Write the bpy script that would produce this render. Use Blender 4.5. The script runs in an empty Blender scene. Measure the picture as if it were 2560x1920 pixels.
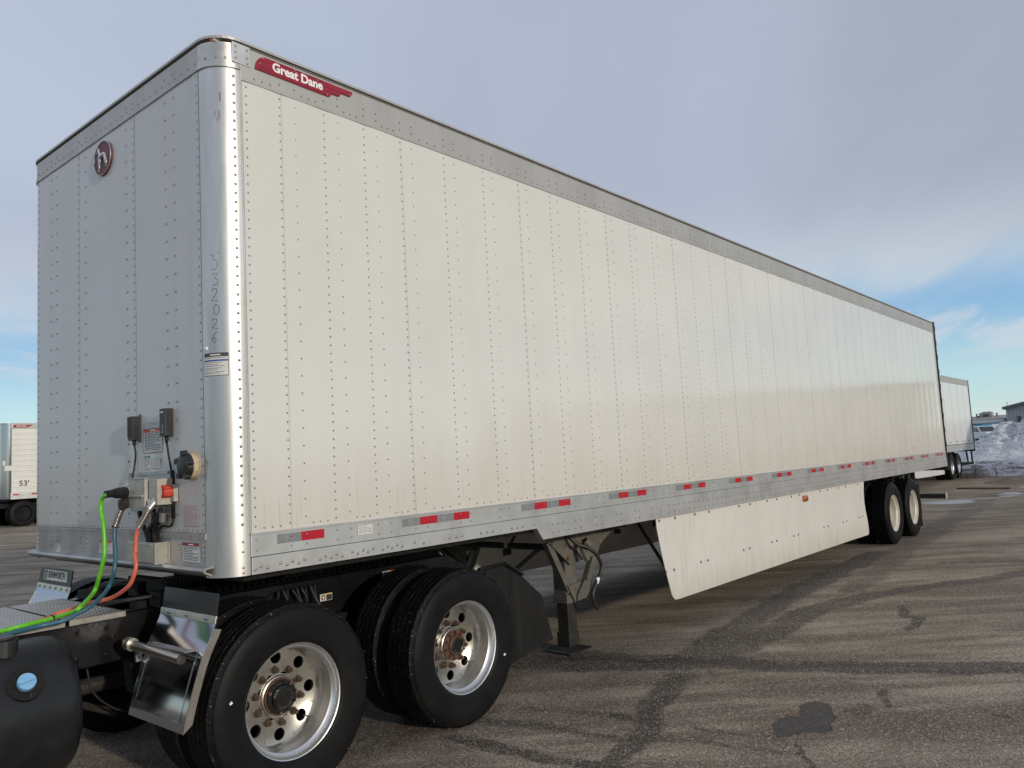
import bpy, math, random
import numpy as np
from mathutils import Vector, Matrix
random.seed(7); rng = np.random.RandomState(5)
S = bpy.context.scene
COL = S.collection
R = math.radians

# ------------------------------------------------------------------ camera, world, sun
CAM = Vector((-2.1205, -3.673, 1.7334))
yaw, pitch, roll = 0.7111, 0.0921, -0.0506
d = Vector((math.cos(yaw)*math.cos(pitch), math.sin(yaw)*math.cos(pitch), math.sin(pitch)))
rt = Vector((math.sin(yaw), -math.cos(yaw), 0)); up = rt.cross(d)
c_, s_ = math.cos(roll), math.sin(roll)
rt, up = c_*rt + s_*up, -s_*rt + c_*up
cam = bpy.data.cameras.new('camera'); co = bpy.data.objects.new('camera', cam); COL.objects.link(co)
M = Matrix((rt, up, -d)).transposed().to_4x4(); M.translation = CAM; co.matrix_world = M
cam.sensor_width = 36; cam.lens = 36*1975.79/2560; cam.clip_end = 3000; cam.clip_start = .05
cam.shift_x = 44.46/2560; cam.shift_y = 2.96/2560
S.camera = co
S.view_settings.view_transform = 'Standard'; S.view_settings.look = 'None'
S.view_settings.exposure = 0; S.view_settings.gamma = 1; S.view_settings.use_curve_mapping = False

SUN_EL = R(13); sdir = Vector((-0.15, -1, 0)).normalized()
sdir = Vector((sdir.x*math.cos(SUN_EL), sdir.y*math.cos(SUN_EL), math.sin(SUN_EL)))
sun = bpy.data.lights.new('sun', 'SUN'); sun.energy = 2.2; sun.angle = R(2.0); sun.color = (1, .90, .76)
so = bpy.data.objects.new('sun', sun); COL.objects.link(so)
so.rotation_euler = sdir.to_track_quat('Z', 'Y').to_euler()

W = bpy.data.worlds.new('World'); S.world = W; W.use_nodes = True

class NT:
    def __init__(s, tree): s.t = tree; s.n = tree.nodes; s.l = tree.links
    def node(s, typ, **kw):
        n = s.n.new(typ)
        for k, v in kw.items():
            if k.startswith('i_'):
                key = k[2:]; key = int(key) if key.isdigit() else key.replace('_', ' ')
                s.setin(n, key, v)
            else: setattr(n, k, v)
        return n
    def setin(s, n, key, v):
        i = n.inputs[key]
        if isinstance(v, bpy.types.NodeSocket): s.l.new(v, i)
        else:
            if isinstance(v, (tuple, list)) and len(v) == 3 and i.type == 'RGBA': v = (*v, 1)
            i.default_value = v
    def math(s, op, a, b=0, c=None, clamp=False):
        n = s.n.new('ShaderNodeMath'); n.operation = op; n.use_clamp = clamp
        s.setin(n, 0, a); s.setin(n, 1, b)
        if c is not None: s.setin(n, 2, c)
        return n.outputs[0]
    def mix(s, f, a, b, blend='MIX'):
        n = s.n.new('ShaderNodeMix'); n.data_type = 'RGBA'; n.blend_type = blend
        s.setin(n, 0, f); s.setin(n, 6, a); s.setin(n, 7, b); return n.outputs[2]
    def ramp(s, f, a, b, smooth=True):
        n = s.n.new('ShaderNodeMapRange'); n.interpolation_type = 'SMOOTHSTEP' if smooth else 'LINEAR'
        s.setin(n, 0, f); s.setin(n, 1, a); s.setin(n, 2, b); s.setin(n, 3, 0.); s.setin(n, 4, 1.); return n.outputs[0]
    def noise(s, vec, scale, detail=4, rough=.55, dist=0, dim='3D'):
        n = s.n.new('ShaderNodeTexNoise'); n.noise_dimensions = dim
        s.setin(n, 'Vector', vec); s.setin(n, 'Scale', scale); s.setin(n, 'Detail', detail)
        s.setin(n, 'Roughness', rough); s.setin(n, 'Distortion', dist); return n.outputs[0]
    def voro(s, vec, scale, out='Distance', feature='F1'):
        n = s.n.new('ShaderNodeTexVoronoi'); n.feature = feature
        s.setin(n, 'Vector', vec); s.setin(n, 'Scale', scale); return n.outputs[out]
    def mapv(s, vec, scale=(1, 1, 1), loc=(0, 0, 0), rot=(0, 0, 0)):
        n = s.n.new('ShaderNodeMapping'); s.setin(n, 0, vec); n.inputs['Scale'].default_value = scale
        n.inputs['Location'].default_value = loc; n.inputs['Rotation'].default_value = rot; return n.outputs[0]
    def bump(s, h, strength=.3, dist=.01, normal=None):
        n = s.n.new('ShaderNodeBump'); s.setin(n, 'Height', h); s.setin(n, 'Strength', strength); s.setin(n, 'Distance', dist)
        if normal is not None: s.setin(n, 'Normal', normal)
        return n.outputs[0]

w = NT(W.node_tree); w.n.clear()
tc = w.node('ShaderNodeTexCoord').outputs['Generated']
sky = w.node('ShaderNodeTexSky', sky_type='NISHITA', sun_disc=False, sun_elevation=SUN_EL,
             sun_rotation=math.atan2(sdir.x, sdir.y), altitude=300, air_density=1.1, dust_density=.4, ozone_density=2.)
sep = w.node('ShaderNodeSeparateXYZ', i_0=tc)
z = sep.outputs[2]
zc = w.math('MAXIMUM', z, 0.0)
inv = w.math('DIVIDE', 1.0, w.math('ADD', zc, .14))
pl = w.node('ShaderNodeCombineXYZ', i_0=w.math('MULTIPLY', sep.outputs[0], inv), i_1=w.math('MULTIPLY', sep.outputs[1], inv), i_2=0.)
pv = w.mapv(pl.outputs[0], (1, 1, 1), (3.1, 1.7, 0), (0, 0, R(-30)))
pst = w.mapv(pv, (.55, 1.5, 1))
big = w.noise(pst, .7, 3, .5, .4)
med = w.noise(pst, 2.2, 5, .55, .5)
fine = w.noise(pv, 7, 5, .6, .3)
el_jit = w.math('ADD', zc, w.math('MULTIPLY', w.math('SUBTRACT', big, .5), .10))
el_jit = w.math('ADD', el_jit, w.math('MULTIPLY', w.math('SUBTRACT', med, .5), .09))
deck = w.ramp(el_jit, .118, .215)
wisp = w.math('MULTIPLY', w.ramp(med, .46, .66), w.ramp(zc, .02, .10))
wisp = w.math('MULTIPLY', wisp, .75)
cloudm = w.math('MAXIMUM', deck, wisp)
# cloud tone: brighter near the clear band and where the deck thins, greyer in the thick
tone = w.ramp(w.math('ADD', w.math('MULTIPLY', big, .85), w.math('MULTIPLY', med, .15)), .30, .70)
thick = w.ramp(zc, .14, .30)
ccol = w.mix(tone, (.35, .39, .485), (.44, .495, .61))
lit = w.ramp(w.math('ADD', w.math('MULTIPLY', sep.outputs[1], .8), w.math('MULTIPLY', sep.outputs[0], -.6)), -.55, .75)
ccol = w.mix(w.math('MULTIPLY', lit, .45), ccol, (.56, .64, .80))
ccol = w.mix(w.math('SUBTRACT', 1.0, thick), ccol, (.60, .67, .74))
ccol = w.mix(w.math('MULTIPLY', w.math('SUBTRACT', fine, .5), .12, clamp=True), ccol, (.6, .66, .78))
skyc = w.mix(1.0, sky.outputs[0], (.12, .12, .12), 'MULTIPLY')
clear = w.mix(w.ramp(zc, .0, .06), (.70, .82, .80), (.52, .77, .85))
clear = w.mix(w.ramp(zc, .05, .16), clear, (.25, .49, .78))
skyc = w.mix(.8, skyc, clear)
fin = w.mix(cloudm, skyc, ccol)
bg = w.node('ShaderNodeBackground', i_0=fin, i_1=1.0)
ow = w.node('ShaderNodeOutputWorld', i_0=bg.outputs[0])

# ------------------------------------------------------------------ materials
MATS = {}
def mat(name):
    m = bpy.data.materials.new(name); m.use_nodes = True
    t = NT(m.node_tree); b = t.n['Principled BSDF']; MATS[name] = m
    t.b = b; t.P = t.node('ShaderNodeTexCoord').outputs['Object']
    return t
def simple(name, col, rough=.5, metal=0, spec=.5, var=.0, vscale=6, bump=0, bscale=60, dirt=None, dirtamt=.4, streak=False, rvar=0.):
    t = mat(name); base = (*col, 1)
    vec = t.P
    if streak: vec = t.mapv(t.P, (1, 1, .12))
    c = base
    if var or dirt:
        n = t.noise(vec, vscale, 6, .62)
        if var:
            lo = tuple(max(0, x*(1-var)) for x in col); hi = tuple(min(1, x*(1+var)) for x in col)
            c = t.mix(t.ramp(n, .3, .7), (*lo, 1), (*hi, 1))
        if dirt:
            n2 = t.noise(t.mapv(vec, (1, 1, 1), (5, 3, 1)), vscale*1.7, 7, .7)
            c = t.mix(t.math('MULTIPLY', t.ramp(n2, .45, .75), dirtamt), c, (*dirt, 1))
    t.setin(t.b, 'Base Color', c)
    if rvar:
        n3 = t.noise(vec, vscale*2.3, 5, .6)
        t.setin(t.b, 'Roughness', t.math('ADD', rough-rvar/2, t.math('MULTIPLY', n3, rvar)))
    else: t.setin(t.b, 'Roughness', rough)
    t.b.inputs['Metallic'].default_value = metal
    t.b.inputs['Specular IOR Level'].default_value = spec
    if bump:
        t.setin(t.b, 'Normal', t.bump(t.noise(t.P, bscale, 5, .6), bump, .005))
    return MATS[name]

simple('aluminium_rail', (.60, .60, .585), .42, .65, var=.10, vscale=3, dirt=(.30, .28, .25), dirtamt=.35, rvar=.15, bump=.08, bscale=25)
simple('aluminium_header', (.46, .445, .42), .48, .5, var=.06, vscale=2.2, dirt=(.33, .32, .30), dirtamt=.35, streak=True, rvar=.1)
simple('brushed_post', (.60, .595, .575), .38, .85, var=.14, vscale=7, dirt=(.42, .41, .39), dirtamt=.5, streak=True, rvar=.16)
simple('apron_metal', (.42, .41, .40), .42, .75, var=.15, vscale=3, dirt=(.16, .15, .14), dirtamt=.5, streak=True, rvar=.2)
simple('rivet_metal', (.36, .36, .35), .40, .8)
simple('rivet_dark', (.24, .235, .225), .45, .6)
simple('backing', (.12, .12, .11), .7)
simple('black_paint', (.007, .007, .008), .25, 0, .4, var=.3, dirt=(.022, .02, .018), dirtamt=.25, rvar=.3)
simple('black_grime', (.007, .007, .0065), .55, 0, .22, var=.4, vscale=12, dirt=(.025, .02, .017), dirtamt=.4, bump=.3, bscale=90)
simple('under_steel', (.034, .033, .030), .6, .1, .3, var=.2, dirt=(.07, .055, .042), dirtamt=.35, vscale=9)
simple('leg_steel', (.12, .115, .10), .6, .1, .3, var=.2, dirt=(.16, .10, .065), dirtamt=.35, vscale=11, bump=.15)
simple('leg_black', (.022, .021, .02), .45, .1, var=.3, dirt=(.10, .07, .05), dirtamt=.4, vscale=10)
simple('plastic_black', (.013, .013, .014), .45, var=.2, dirt=(.05, .047, .044), dirtamt=.3, vscale=14)
simple('tank_black', (.010, .0105, .012), .34, 0, .4, var=.2, vscale=5, dirt=(.04, .04, .04), dirtamt=.3, rvar=.2)
simple('chrome', (.42, .43, .46), .12, 1.0, rvar=.05, vscale=5)
simple('polished_alu', (.60, .57, .51), .33, 1.0, var=.06, vscale=8, dirt=(.34, .29, .23), dirtamt=.45, rvar=.14)
simple('rim_lip', (.74, .74, .73), .36, 1.0, rvar=.1)
simple('rim_cream', (.60, .57, .49), .5, .1, var=.12, vscale=9, dirt=(.30, .26, .21), dirtamt=.4)
simple('hub_black', (.012, .011, .010), .22, var=.4, vscale=20, bump=.6, bscale=60)
simple('hub_rust', (.095, .045, .028), .65, .1, var=.3, vscale=30, bump=.4, bscale=120)
simple('nut_brown', (.095, .062, .042), .5, .4, var=.2, vscale=60)
simple('grey_box', (.42, .40, .34), .55, 0, var=.1, vscale=12, dirt=(.20, .18, .15), dirtamt=.45, bump=.1)
simple('steel_plate', (.42, .42, .41), .4, .7, var=.1, vscale=7, dirt=(.2, .2, .19), dirtamt=.4)
simple('pocket_metal', (.50, .48, .43), .35, .75, var=.08, vscale=6, dirt=(.25, .23, .2), dirtamt=.3)
simple('beige_plastic', (.52, .42, .28), .6, var=.15, vscale=20, dirt=(.2, .15, .1), dirtamt=.4)
simple('glad_red', (.55, .06, .03), .5, .1, var=.2, vscale=30, dirt=(.2, .05, .03), dirtamt=.4)
simple('green_hose', (.13, .50, .02), .35, var=.12, vscale=12, dirt=(.09, .22, .03), dirtamt=.35)
simple('blue_hose', (.028, .105, .155), .38, var=.1, vscale=12, dirt=(.06, .10, .12), dirtamt=.35)
simple('red_hose', (.62, .13, .075), .40, var=.1, vscale=12, dirt=(.30, .12, .08), dirtamt=.45)
simple('cable_black', (.012, .012, .013), .5, 0, .3, dirt=(.07, .07, .07), dirtamt=.3, vscale=20)
simple('spring_steel', (.50, .46, .40), .3, .9)
simple('badge_red', (.28, .012, .03), .35, var=.1, vscale=8)
simple('badge_groove', (.10, .006, .012), .5)
simple('white_print', (.80, .80, .78), .4)
simple('silver_print', (.52, .54, .57), .35, .5)
simple('emblem_red', (.13, .022, .035), .5)
simple('tape_red', (.42, .010, .022), .35, var=.1, vscale=40)
simple('tape_grey', (.21, .225, .235), .38, .1, var=.06, vscale=40)
simple('tape_line', (.50, .52, .52), .4)
simple('sticker_white', (.62, .61, .58), .5, var=.05, vscale=25)
simple('ink', (.05, .05, .06), .6)
simple('ink_soft', (.24, .24, .24), .6)
simple('marker_ink', (.10, .095, .085), .6)
simple('orange_print', (.62, .10, .025), .5)
simple('maroon_print', (.30, .01, .02), .5)
simple('green_print', (.03, .22, .12), .5)
simple('blue_print', (.02, .06, .32), .5)
simple('yellow_print', (.65, .48, .03), .5)
simple('pink_print', (.50, .22, .21), .5)
simple('amber_lens', (.42, .10, .012), .2, 0, .6)
simple('blue_cap', (.20, .42, .66), .35, var=.06, vscale=30, dirt=(.1, .15, .2), dirtamt=.25)
simple('rubber_flap', (.009, .009, .011), .34, 0, .4, var=.2, vscale=8, dirt=(.025, .025, .025), dirtamt=.3, rvar=.2)
simple('mud_rubber', (.011, .011, .011), .6, 0, .2, var=.3, vscale=6, dirt=(.035, .03, .026), dirtamt=.4, streak=True)
simple('tread_alu', (.42, .39, .34), .38, .75, var=.15, vscale=10, dirt=(.22, .19, .15), dirtamt=.5, rvar=.2)
simple('glass_dark', (.03, .04, .05), .08, 0, .8)
simple('window_dark', (.05, .055, .065), .2)
simple('truck_white', (.72, .73, .74), .3)
simple('truck_blue', (.09, .34, .58), .35)
simple('tan_paint', (.55, .45, .32), .5)
simple('grille_black', (.02, .02, .02), .4)
simple('building_grey', (.33, .34, .37), .55, .1, var=.05, vscale=1)
simple('building_light', (.42, .42, .45), .55, .1, var=.05, vscale=1)
simple('building_trim', (.10, .11, .11), .5)
simple('roof_grey', (.30, .29, .28), .6, var=.1, vscale=1)
simple('fence_steel', (.72, .73, .77), .45, .3)
simple('plank_wood', (.10, .055, .035), .8, var=.3, vscale=5)
simple('berm_brown', (.13, .10, .08), .9, var=.3, vscale=4)
simple('weed_stalk', (.20, .15, .09), .8, var=.3, vscale=30)
simple('reefer_white', (.70, .69, .64), .35, 0, var=.04, vscale=1.5)
simple('trailer_b_white', (.66, .66, .65), .22, 0, .6, var=.05, vscale=2, dirt=(.45, .44, .43), dirtamt=.2, streak=True)

# white side skin: gloss paint, road film rising from the rail, vertical runs under it
def skin(name, col, front=False):
    t = mat(name)
    sp = t.node('ShaderNodeSeparateXYZ', i_0=t.P); zz = sp.outputs[2]
    str_ = t.mapv(t.P, (1, 1, .025))
    runs = t.ramp(t.noise(str_, 58 if not front else 14, 5, .65, .15), .55, .66)
    runs2 = t.ramp(t.noise(t.mapv(str_, (1, 1, 1), (9, 4, 2)), 9, 4, .6), .5, .75)
    low = t.math('SUBTRACT', 1.0, t.ramp(t.math('ADD', zz, t.math('MULTIPLY', t.noise(t.mapv(t.P, (1, 1, .01)), 9, 4, .7), .55)), 1.62, 2.0))
    low2 = t.math('SUBTRACT', 1.0, t.ramp(t.math('ADD', zz, t.math('MULTIPLY', t.noise(str_, 5, 3), .5)), 1.6, 2.3))
    film = t.noise(t.P, 1.2, 6, .6)
    c = t.mix(t.ramp(film, .3, .7), tuple(x*.965 for x in col), tuple(min(1, x*1.03) for x in col))
    c = t.mix(t.math('MULTIPLY', low2, .34 if name != 'skirt_paint' else .08), c, (.47, .42, .34))
    c = t.mix(t.math('MULTIPLY', t.math('MULTIPLY', runs, low), (.5 if name == 'side_paint' else .22) if not front else .45), c, (.30, .275, .24))
    c = t.mix(t.math('MULTIPLY', runs2, .06 if not front else .22), c, (.42, .41, .39))
    if name == 'skirt_paint':
        gl_ = t.math('SUBTRACT', 1.0, t.ramp(t.math('ADD', zz, t.math('MULTIPLY', t.noise(t.mapv(t.P, (1, 1, .3)), 7, 5, .7), .45)), .50, .85)); c = t.mix(t.math('MULTIPLY', gl_, .5), c, (.44, .39, .31))
        c = t.mix(t.math('MULTIPLY', t.ramp(t.noise(t.mapv(t.P, (1, 1, .06)), 30, 4, .7), .52, .66), .22), c, (.40, .36, .30))
    sc = t.ramp(t.noise(t.mapv(t.P, (1, 1, 1), (2, 8, 5)), 38, 3, .7), .70, .78)
    c = t.mix(t.math('MULTIPLY', sc, .25), c, (.35, .33, .30))
    oi = t.node('ShaderNodeObjectInfo').outputs['Random']
    c = t.mix(t.math('MULTIPLY', oi, .13), c, (.56, .565, .56))
    t.setin(t.b, 'Base Color', c)
    t.setin(t.b, 'Roughness', t.math('ADD', .07 if not front else .34, t.math('MULTIPLY', t.math('ADD', film, low2), .07)))
    t.b.inputs['Specular IOR Level'].default_value = .5
    if front: t.b.inputs['Metallic'].default_value = .1
    b1 = t.noise(t.mapv(t.P, (1, 1, .5)), 2.4, 4, .5)
    t.setin(t.b, 'Normal', t.bump(b1, .5, .010))
skin('side_paint', (.645, .64, .60))
skin('front_paint', (.56, .555, .55), True)
skin('skirt_paint', (.68, .67, .625))

# tyre rubber
def tyre_mat(name, tread):
    t = mat(name)
    n = t.noise(t.P, 5, 5, .6); n2 = t.noise(t.P, 60, 4, .7)
    c = t.mix(t.ramp(n, .35, .7), (.0065, .0066, .007), (.0105, .0105, .011))
    if tread:
        c = t.mix(t.math('MULTIPLY', t.ramp(n2, .45, .7), .5), (.004, .004, .004), (.012, .011, .010))
        sparkle = t.ramp(t.voro(t.P, 80), .10, .30)
        c = t.mix(t.math('MULTIPLY', t.math('SUBTRACT', 1.0, sparkle), t.ramp(n2, .53, .60)), c, (.34, .31, .28))
        t.setin(t.b, 'Roughness', t.math('ADD', .22, t.math('MULTIPLY', n2, .5)))
        t.setin(t.b, 'Normal', t.bump(n2, .8, .006))
    else:
        c = t.mix(t.math('MULTIPLY', t.ramp(n2, .5, .8), .18), c, (.04, .037, .033))
        t.setin(t.b, 'Roughness', t.math('ADD', .42, t.math('MULTIPLY', n, .2)))
        t.setin(t.b, 'Normal', t.bump(n2, .12, .003))
    t.setin(t.b, 'Base Color', c); t.b.inputs['Specular IOR Level'].default_value = .13
tyre_mat('tyre_side', False); tyre_mat('tyre_tread', True)

# asphalt
t = mat('asphalt')
def attr(t, n): a = t.node('ShaderNodeAttribute', attribute_name=n); return a.outputs['Fac']
stain, ice, tar, dirtm = attr(t, 'stain'), attr(t, 'ice'), attr(t, 'tar'), attr(t, 'dirt')
stv = t.mapv(t.P, (1, 1, 1), (0, 0, 0), (0, 0, R(49)))
stv = t.mapv(stv, (.16, 1, 1))
st1 = t.noise(stv, 1.5, 6, .6, .3); st2 = t.noise(t.mapv(stv, (1, 1, 1), (4, 9, 0)), 5., 6, .62, .3)
agg = t.voro(t.P, 105, 'Color'); aggs = t.node('ShaderNodeSeparateColor', i_0=agg).outputs[0]
aggd = t.voro(t.P, 130)
gr = t.noise(t.P, 95, 3, .75); gm = t.noise(t.P, 14, 7, .75); gc = t.noise(t.P, 38, 4, .8); gl = t.noise(t.P, 1.1, 5, .6)
dust = t.ramp(t.math('ADD', t.math('MULTIPLY', st1, .6), t.math('MULTIPLY', st2, .4)), .40, .62)
c = t.mix(dust, (.235, .187, .140), (.54, .455, .355))
c = t.mix(t.math('MULTIPLY', t.ramp(gl, .45, .7), .40), c, (.17, .125, .085))
c = t.mix(t.math('MULTIPLY', dirtm, .8), c, (.215, .160, .110))
# dark grains between pale stone, stain sinks through the texture
gsum = t.math('ADD', t.math('MULTIPLY', gm, .6), t.math('MULTIPLY', gr, .4))
wet = t.ramp(t.math('ADD', stain, t.math('ADD', t.math('MULTIPLY', t.math('SUBTRACT', gsum, .5), 1.7), t.math('MULTIPLY', t.math('SUBTRACT', st2, .5), .8))), .26, .80)
c = t.mix(t.math('MULTIPLY', wet, .80), c, (.052, .042, .037))
c = t.mix(t.math('MULTIPLY', t.ramp(t.math('ADD', t.math('MULTIPLY', gr, .6), t.math('MULTIPLY', gc, .4)), .475, .535), .66), c, (.055, .044, .035))
c = t.mix(t.math('MULTIPLY', t.ramp(aggs, .80, .92), .45), c, (.66, .60, .52))
tarm = t.ramp(t.math('ADD', tar, t.math('MULTIPLY', t.math('SUBTRACT', gm, .5), 1.3)), .35, .62)
c = t.mix(t.math('MULTIPLY', tarm, .7), c, (.040, .038, .039))
icem = t.ramp(t.math('ADD', ice, t.math('MULTIPLY', t.math('SUBTRACT', t.noise(stv, 3, 6, .7), .5), 1.2)), .42, .60)
c = t.mix(icem, c, (.40, .41, .43))
t.setin(t.b, 'Base Color', c)
r = t.math('SUBTRACT', .86, t.math('MULTIPLY', wet, .22)); r = t.math('SUBTRACT', r, t.math('MULTIPLY', tarm, .22)); r = t.math('SUBTRACT', r, t.math('MULTIPLY', icem, .35))
t.setin(t.b, 'Roughness', r)
t.setin(t.b, 'Specular IOR Level', t.math('ADD', .12, t.math('MULTIPLY', icem, .4)))
hgt = t.math('ADD', t.math('MULTIPLY', t.math('ADD', gr, gc), .6), t.math('MULTIPLY', aggd, .6))
hgt = t.math('ADD', t.math('MULTIPLY', hgt, t.math('SUBTRACT', 1.0, t.math('MULTIPLY', tarm, .8))), t.math('MULTIPLY', gm, .6))
t.setin(t.b, 'Normal', t.bump(hgt, 1.0, .009))

t = mat('dirty_snow')
n1 = t.noise(t.P, 1.9, 9, .8, .6); n2 = t.noise(t.P, 5.5, 6, .85, .4); n3 = t.noise(t.mapv(t.P, (1, .5, 2.5)), 1.6, 6, .7, 1.)
c = t.mix(t.ramp(t.math('ADD', t.math('MULTIPLY', n1, .5), t.math('MULTIPLY', n2, .5)), .41, .53), (.26, .25, .25), (.97, .97, .98))
c = t.mix(t.math('MULTIPLY', t.ramp(n3, .52, .68), .5), c, (.20, .175, .155))
t.setin(t.b, 'Base Color', c); t.b.inputs['Roughness'].default_value = .8
t.setin(t.b, 'Normal', t.bump(t.math('ADD', n1, n2), .8, .25))
t = mat('berm_dirt')
n1 = t.noise(t.P, .7, 7, .65, .5); n2 = t.noise(t.P, 5, 7, .7, .4)
c = t.mix(t.ramp(t.math('ADD', t.math('MULTIPLY', n1, .6), t.math('MULTIPLY', n2, .4)), .42, .56), (.13, .105, .085), (.60, .60, .62))
t.setin(t.b, 'Base Color', c); t.b.inputs['Roughness'].default_value = .85
t.setin(t.b, 'Normal', t.bump(n2, .8, .1))

# ------------------------------------------------------------------ mesh builder
class MB:
    def __init__(s): s.v = []; s.f = []; s.mi = []; s.cur = 0
    def m(s, i): s.cur = i; return s
    def add(s, vs, fs):
        o = len(s.v); s.v += [tuple(p) for p in vs]
        for f in fs: s.f.append(tuple(o+i for i in f)); s.mi.append(s.cur)
        return s
    def box(s, x0, x1, y0, y1, z0, z1):
        if x0 > x1: x0, x1 = x1, x0
        if y0 > y1: y0, y1 = y1, y0
        if z0 > z1: z0, z1 = z1, z0
        v = [(x0, y0, z0), (x1, y0, z0), (x1, y1, z0), (x0, y1, z0), (x0, y0, z1), (x1, y0, z1), (x1, y1, z1), (x0, y1, z1)]
        return s.add(v, [(0, 3, 2, 1), (4, 5, 6, 7), (0, 1, 5, 4), (1, 2, 6, 5), (2, 3, 7, 6), (3, 0, 4, 7)])
    def tube(s, pts, r, n=8, caps=True, rs=None):
        pts = [Vector(p) for p in pts]; o = len(s.v); N = len(pts); ref = None
        for i, p in enumerate(pts):
            a = pts[max(i-1, 0)]; b = pts[min(i+1, N-1)]; tg = (b-a).normalized()
            if ref is None: ref = Vector((0, 0, 1)) if abs(tg.z) < .9 else Vector((1, 0, 0))
            u = (ref - tg*ref.dot(tg)).normalized(); ref = u; v = tg.cross(u)
            rr = rs[i] if rs else r
            for k in range(n):
                an = 2*math.pi*k/n; s.v.append(tuple(p + (u*math.cos(an)+v*math.sin(an))*rr))
        for i in range(N-1):
            for k in range(n):
                k2 = (k+1) % n
                s.f.append((o+i*n+k, o+i*n+k2, o+(i+1)*n+k2, o+(i+1)*n+k)); s.mi.append(s.cur)
        if caps:
            s.f.append(tuple(o+k for k in reversed(range(n)))); s.mi.append(s.cur)
            s.f.append(tuple(o+(N-1)*n+k for k in range(n))); s.mi.append(s.cur)
        return s
    def prism(s, poly, axis, a, b):
        """polygon in the plane normal to axis (0,1,2), between a and b"""
        def P(q, t):
            return (t, q[0], q[1]) if axis == 0 else (q[0], t, q[1]) if axis == 1 else (q[0], q[1], t)
        n = len(poly); vs = [P(q, a) for q in poly]+[P(q, b) for q in poly]
        fs = [tuple(reversed(range(n))), tuple(range(n, 2*n))]+[(i, (i+1) % n, n+(i+1) % n, n+i) for i in range(n)]
        return s.add(vs, fs)
    def lathe(s, prof, c, n=48, sgn=1, close=False):
        """profile of (radius, depth) turned round the Y axis through c; depth counts towards -Y*sgn"""
        o = len(s.v); N = len(prof)
        for (r, dd) in prof:
            for k in range(n):
                a = 2*math.pi*k/n; s.v.append((c[0]+r*math.cos(a), c[1]-sgn*dd, c[2]+r*math.sin(a)))
        for i in range(N if close else N-1):
            j = (i+1) % N
            for k in range(n):
                k2 = (k+1) % n
                s.f.append((o+i*n+k, o+i*n+k2, o+j*n+k2, o+j*n+k)); s.mi.append(s.cur)
        return s
    def domes(s, pts, nrm, r=.006, h=.004, n=6):
        nrm = Vector(nrm).normalized(); u = nrm.orthogonal().normalized(); v = nrm.cross(u)
        for p in pts:
            p = Vector(p); o = len(s.v)
            for (rr, hh) in ((r, 0), (r*.75, h*.75)):
                for k in range(n):
                    a = 2*math.pi*k/n; s.v.append(tuple(p+(u*math.cos(a)+v*math.sin(a))*rr+nrm*hh))
            s.v.append(tuple(p+nrm*h))
            for k in range(n):
                k2 = (k+1) % n
                s.f.append((o+k, o+k2, o+n+k2, o+n+k)); s.mi.append(s.cur)
                s.f.append((o+n+k, o+n+k2, o+2*n)); s.mi.append(s.cur)
        return s
    def quad(s, a, b, c, d2): return s.add([a, b, c, d2], [(0, 1, 2, 3)])
    def build(s, name, mats, parent=None, smooth=False, bevel=0, kind=None, label=None, auto=None):
        me = bpy.data.meshes.new(name); me.from_pydata(s.v, [], s.f)
        if isinstance(mats, str): mats = [mats]
        for mm in mats: me.materials.append(MATS[mm])
        if len(mats) > 1: me.polygons.foreach_set('material_index', s.mi)
        if smooth: me.polygons.foreach_set('use_smooth', [True]*len(s.f))
        me.update()
        if auto is not None: me.set_sharp_from_angle(angle=R(auto))
        o = bpy.data.objects.new(name, me); COL.objects.link(o)
        if parent: o.parent = parent
        if bevel:
            b = o.modifiers.new('bevel', 'BEVEL'); b.width = bevel; b.segments = 2; b.limit_method = 'ANGLE'
        if kind: o['kind'] = kind
        if label: o['label'] = label
        return o
def thing(name, label, cat, loc=(0, 0, 0), group=None, rz=0):
    o = bpy.data.objects.new(name, None); COL.objects.link(o); o.location = loc; o.rotation_euler = (0, 0, rz)
    o['label'] = label; o['category'] = cat
    if group: o['group'] = group
    return o
def tag(o, label, cat, group=None):
    o['label'] = label; o['category'] = cat
    if group: o['group'] = group
    return o
def arr(a, b, st):
    n = max(1, int(round((b-a)/st))); return [a+(b-a)*i/n for i in range(n+1)]
def catmull(pts, k=8):
    P = [Vector(p) for p in pts]; P = [P[0]*2-P[1]]+P+[P[-1]*2-P[-2]]; out = []
    for i in range(1, len(P)-2):
        for j in range(k):
            q = j/k; a, b, c, e = P[i-1], P[i], P[i+1], P[i+2]
            out.append(.5*((2*b)+(c-a)*q+(2*a-5*b+4*c-e)*q*q+(3*b-a-3*c+e)*q**3))
    out.append(P[-2]); return out
def text_part(name, body, size, Mx, matname, parent, extrude=.001, offset=0., sx=1., shear=0):
    cu = bpy.data.curves.new(name, 'FONT'); cu.body = body; cu.size = size; cu.extrude = extrude; cu.offset = offset
    cu.shear = shear; cu.align_x = 'CENTER'; cu.align_y = 'CENTER'; cu.resolution_u = 3
    tmp = bpy.data.objects.new('tmp', cu); COL.objects.link(tmp)
    dg = bpy.context.evaluated_depsgraph_get(); me = bpy.data.meshes.new_from_object(tmp.evaluated_get(dg))
    bpy.data.objects.remove(tmp); me.name = name
    me.transform(Mx @ Matrix.Diagonal((sx, 1, 1, 1)))
    me.materials.clear(); me.materials.append(MATS[matname])
    o = bpy.data.objects.new(name, me); COL.objects.link(o); o.parent = parent
    return o
def frame(origin, xdir, ydir):
    x = Vector(xdir).normalized(); y = Vector(ydir).normalized(); zz = x.cross(y)
    m = Matrix((x, y, zz)).transposed().to_4x4(); m.translation = Vector(origin); return m
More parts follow.
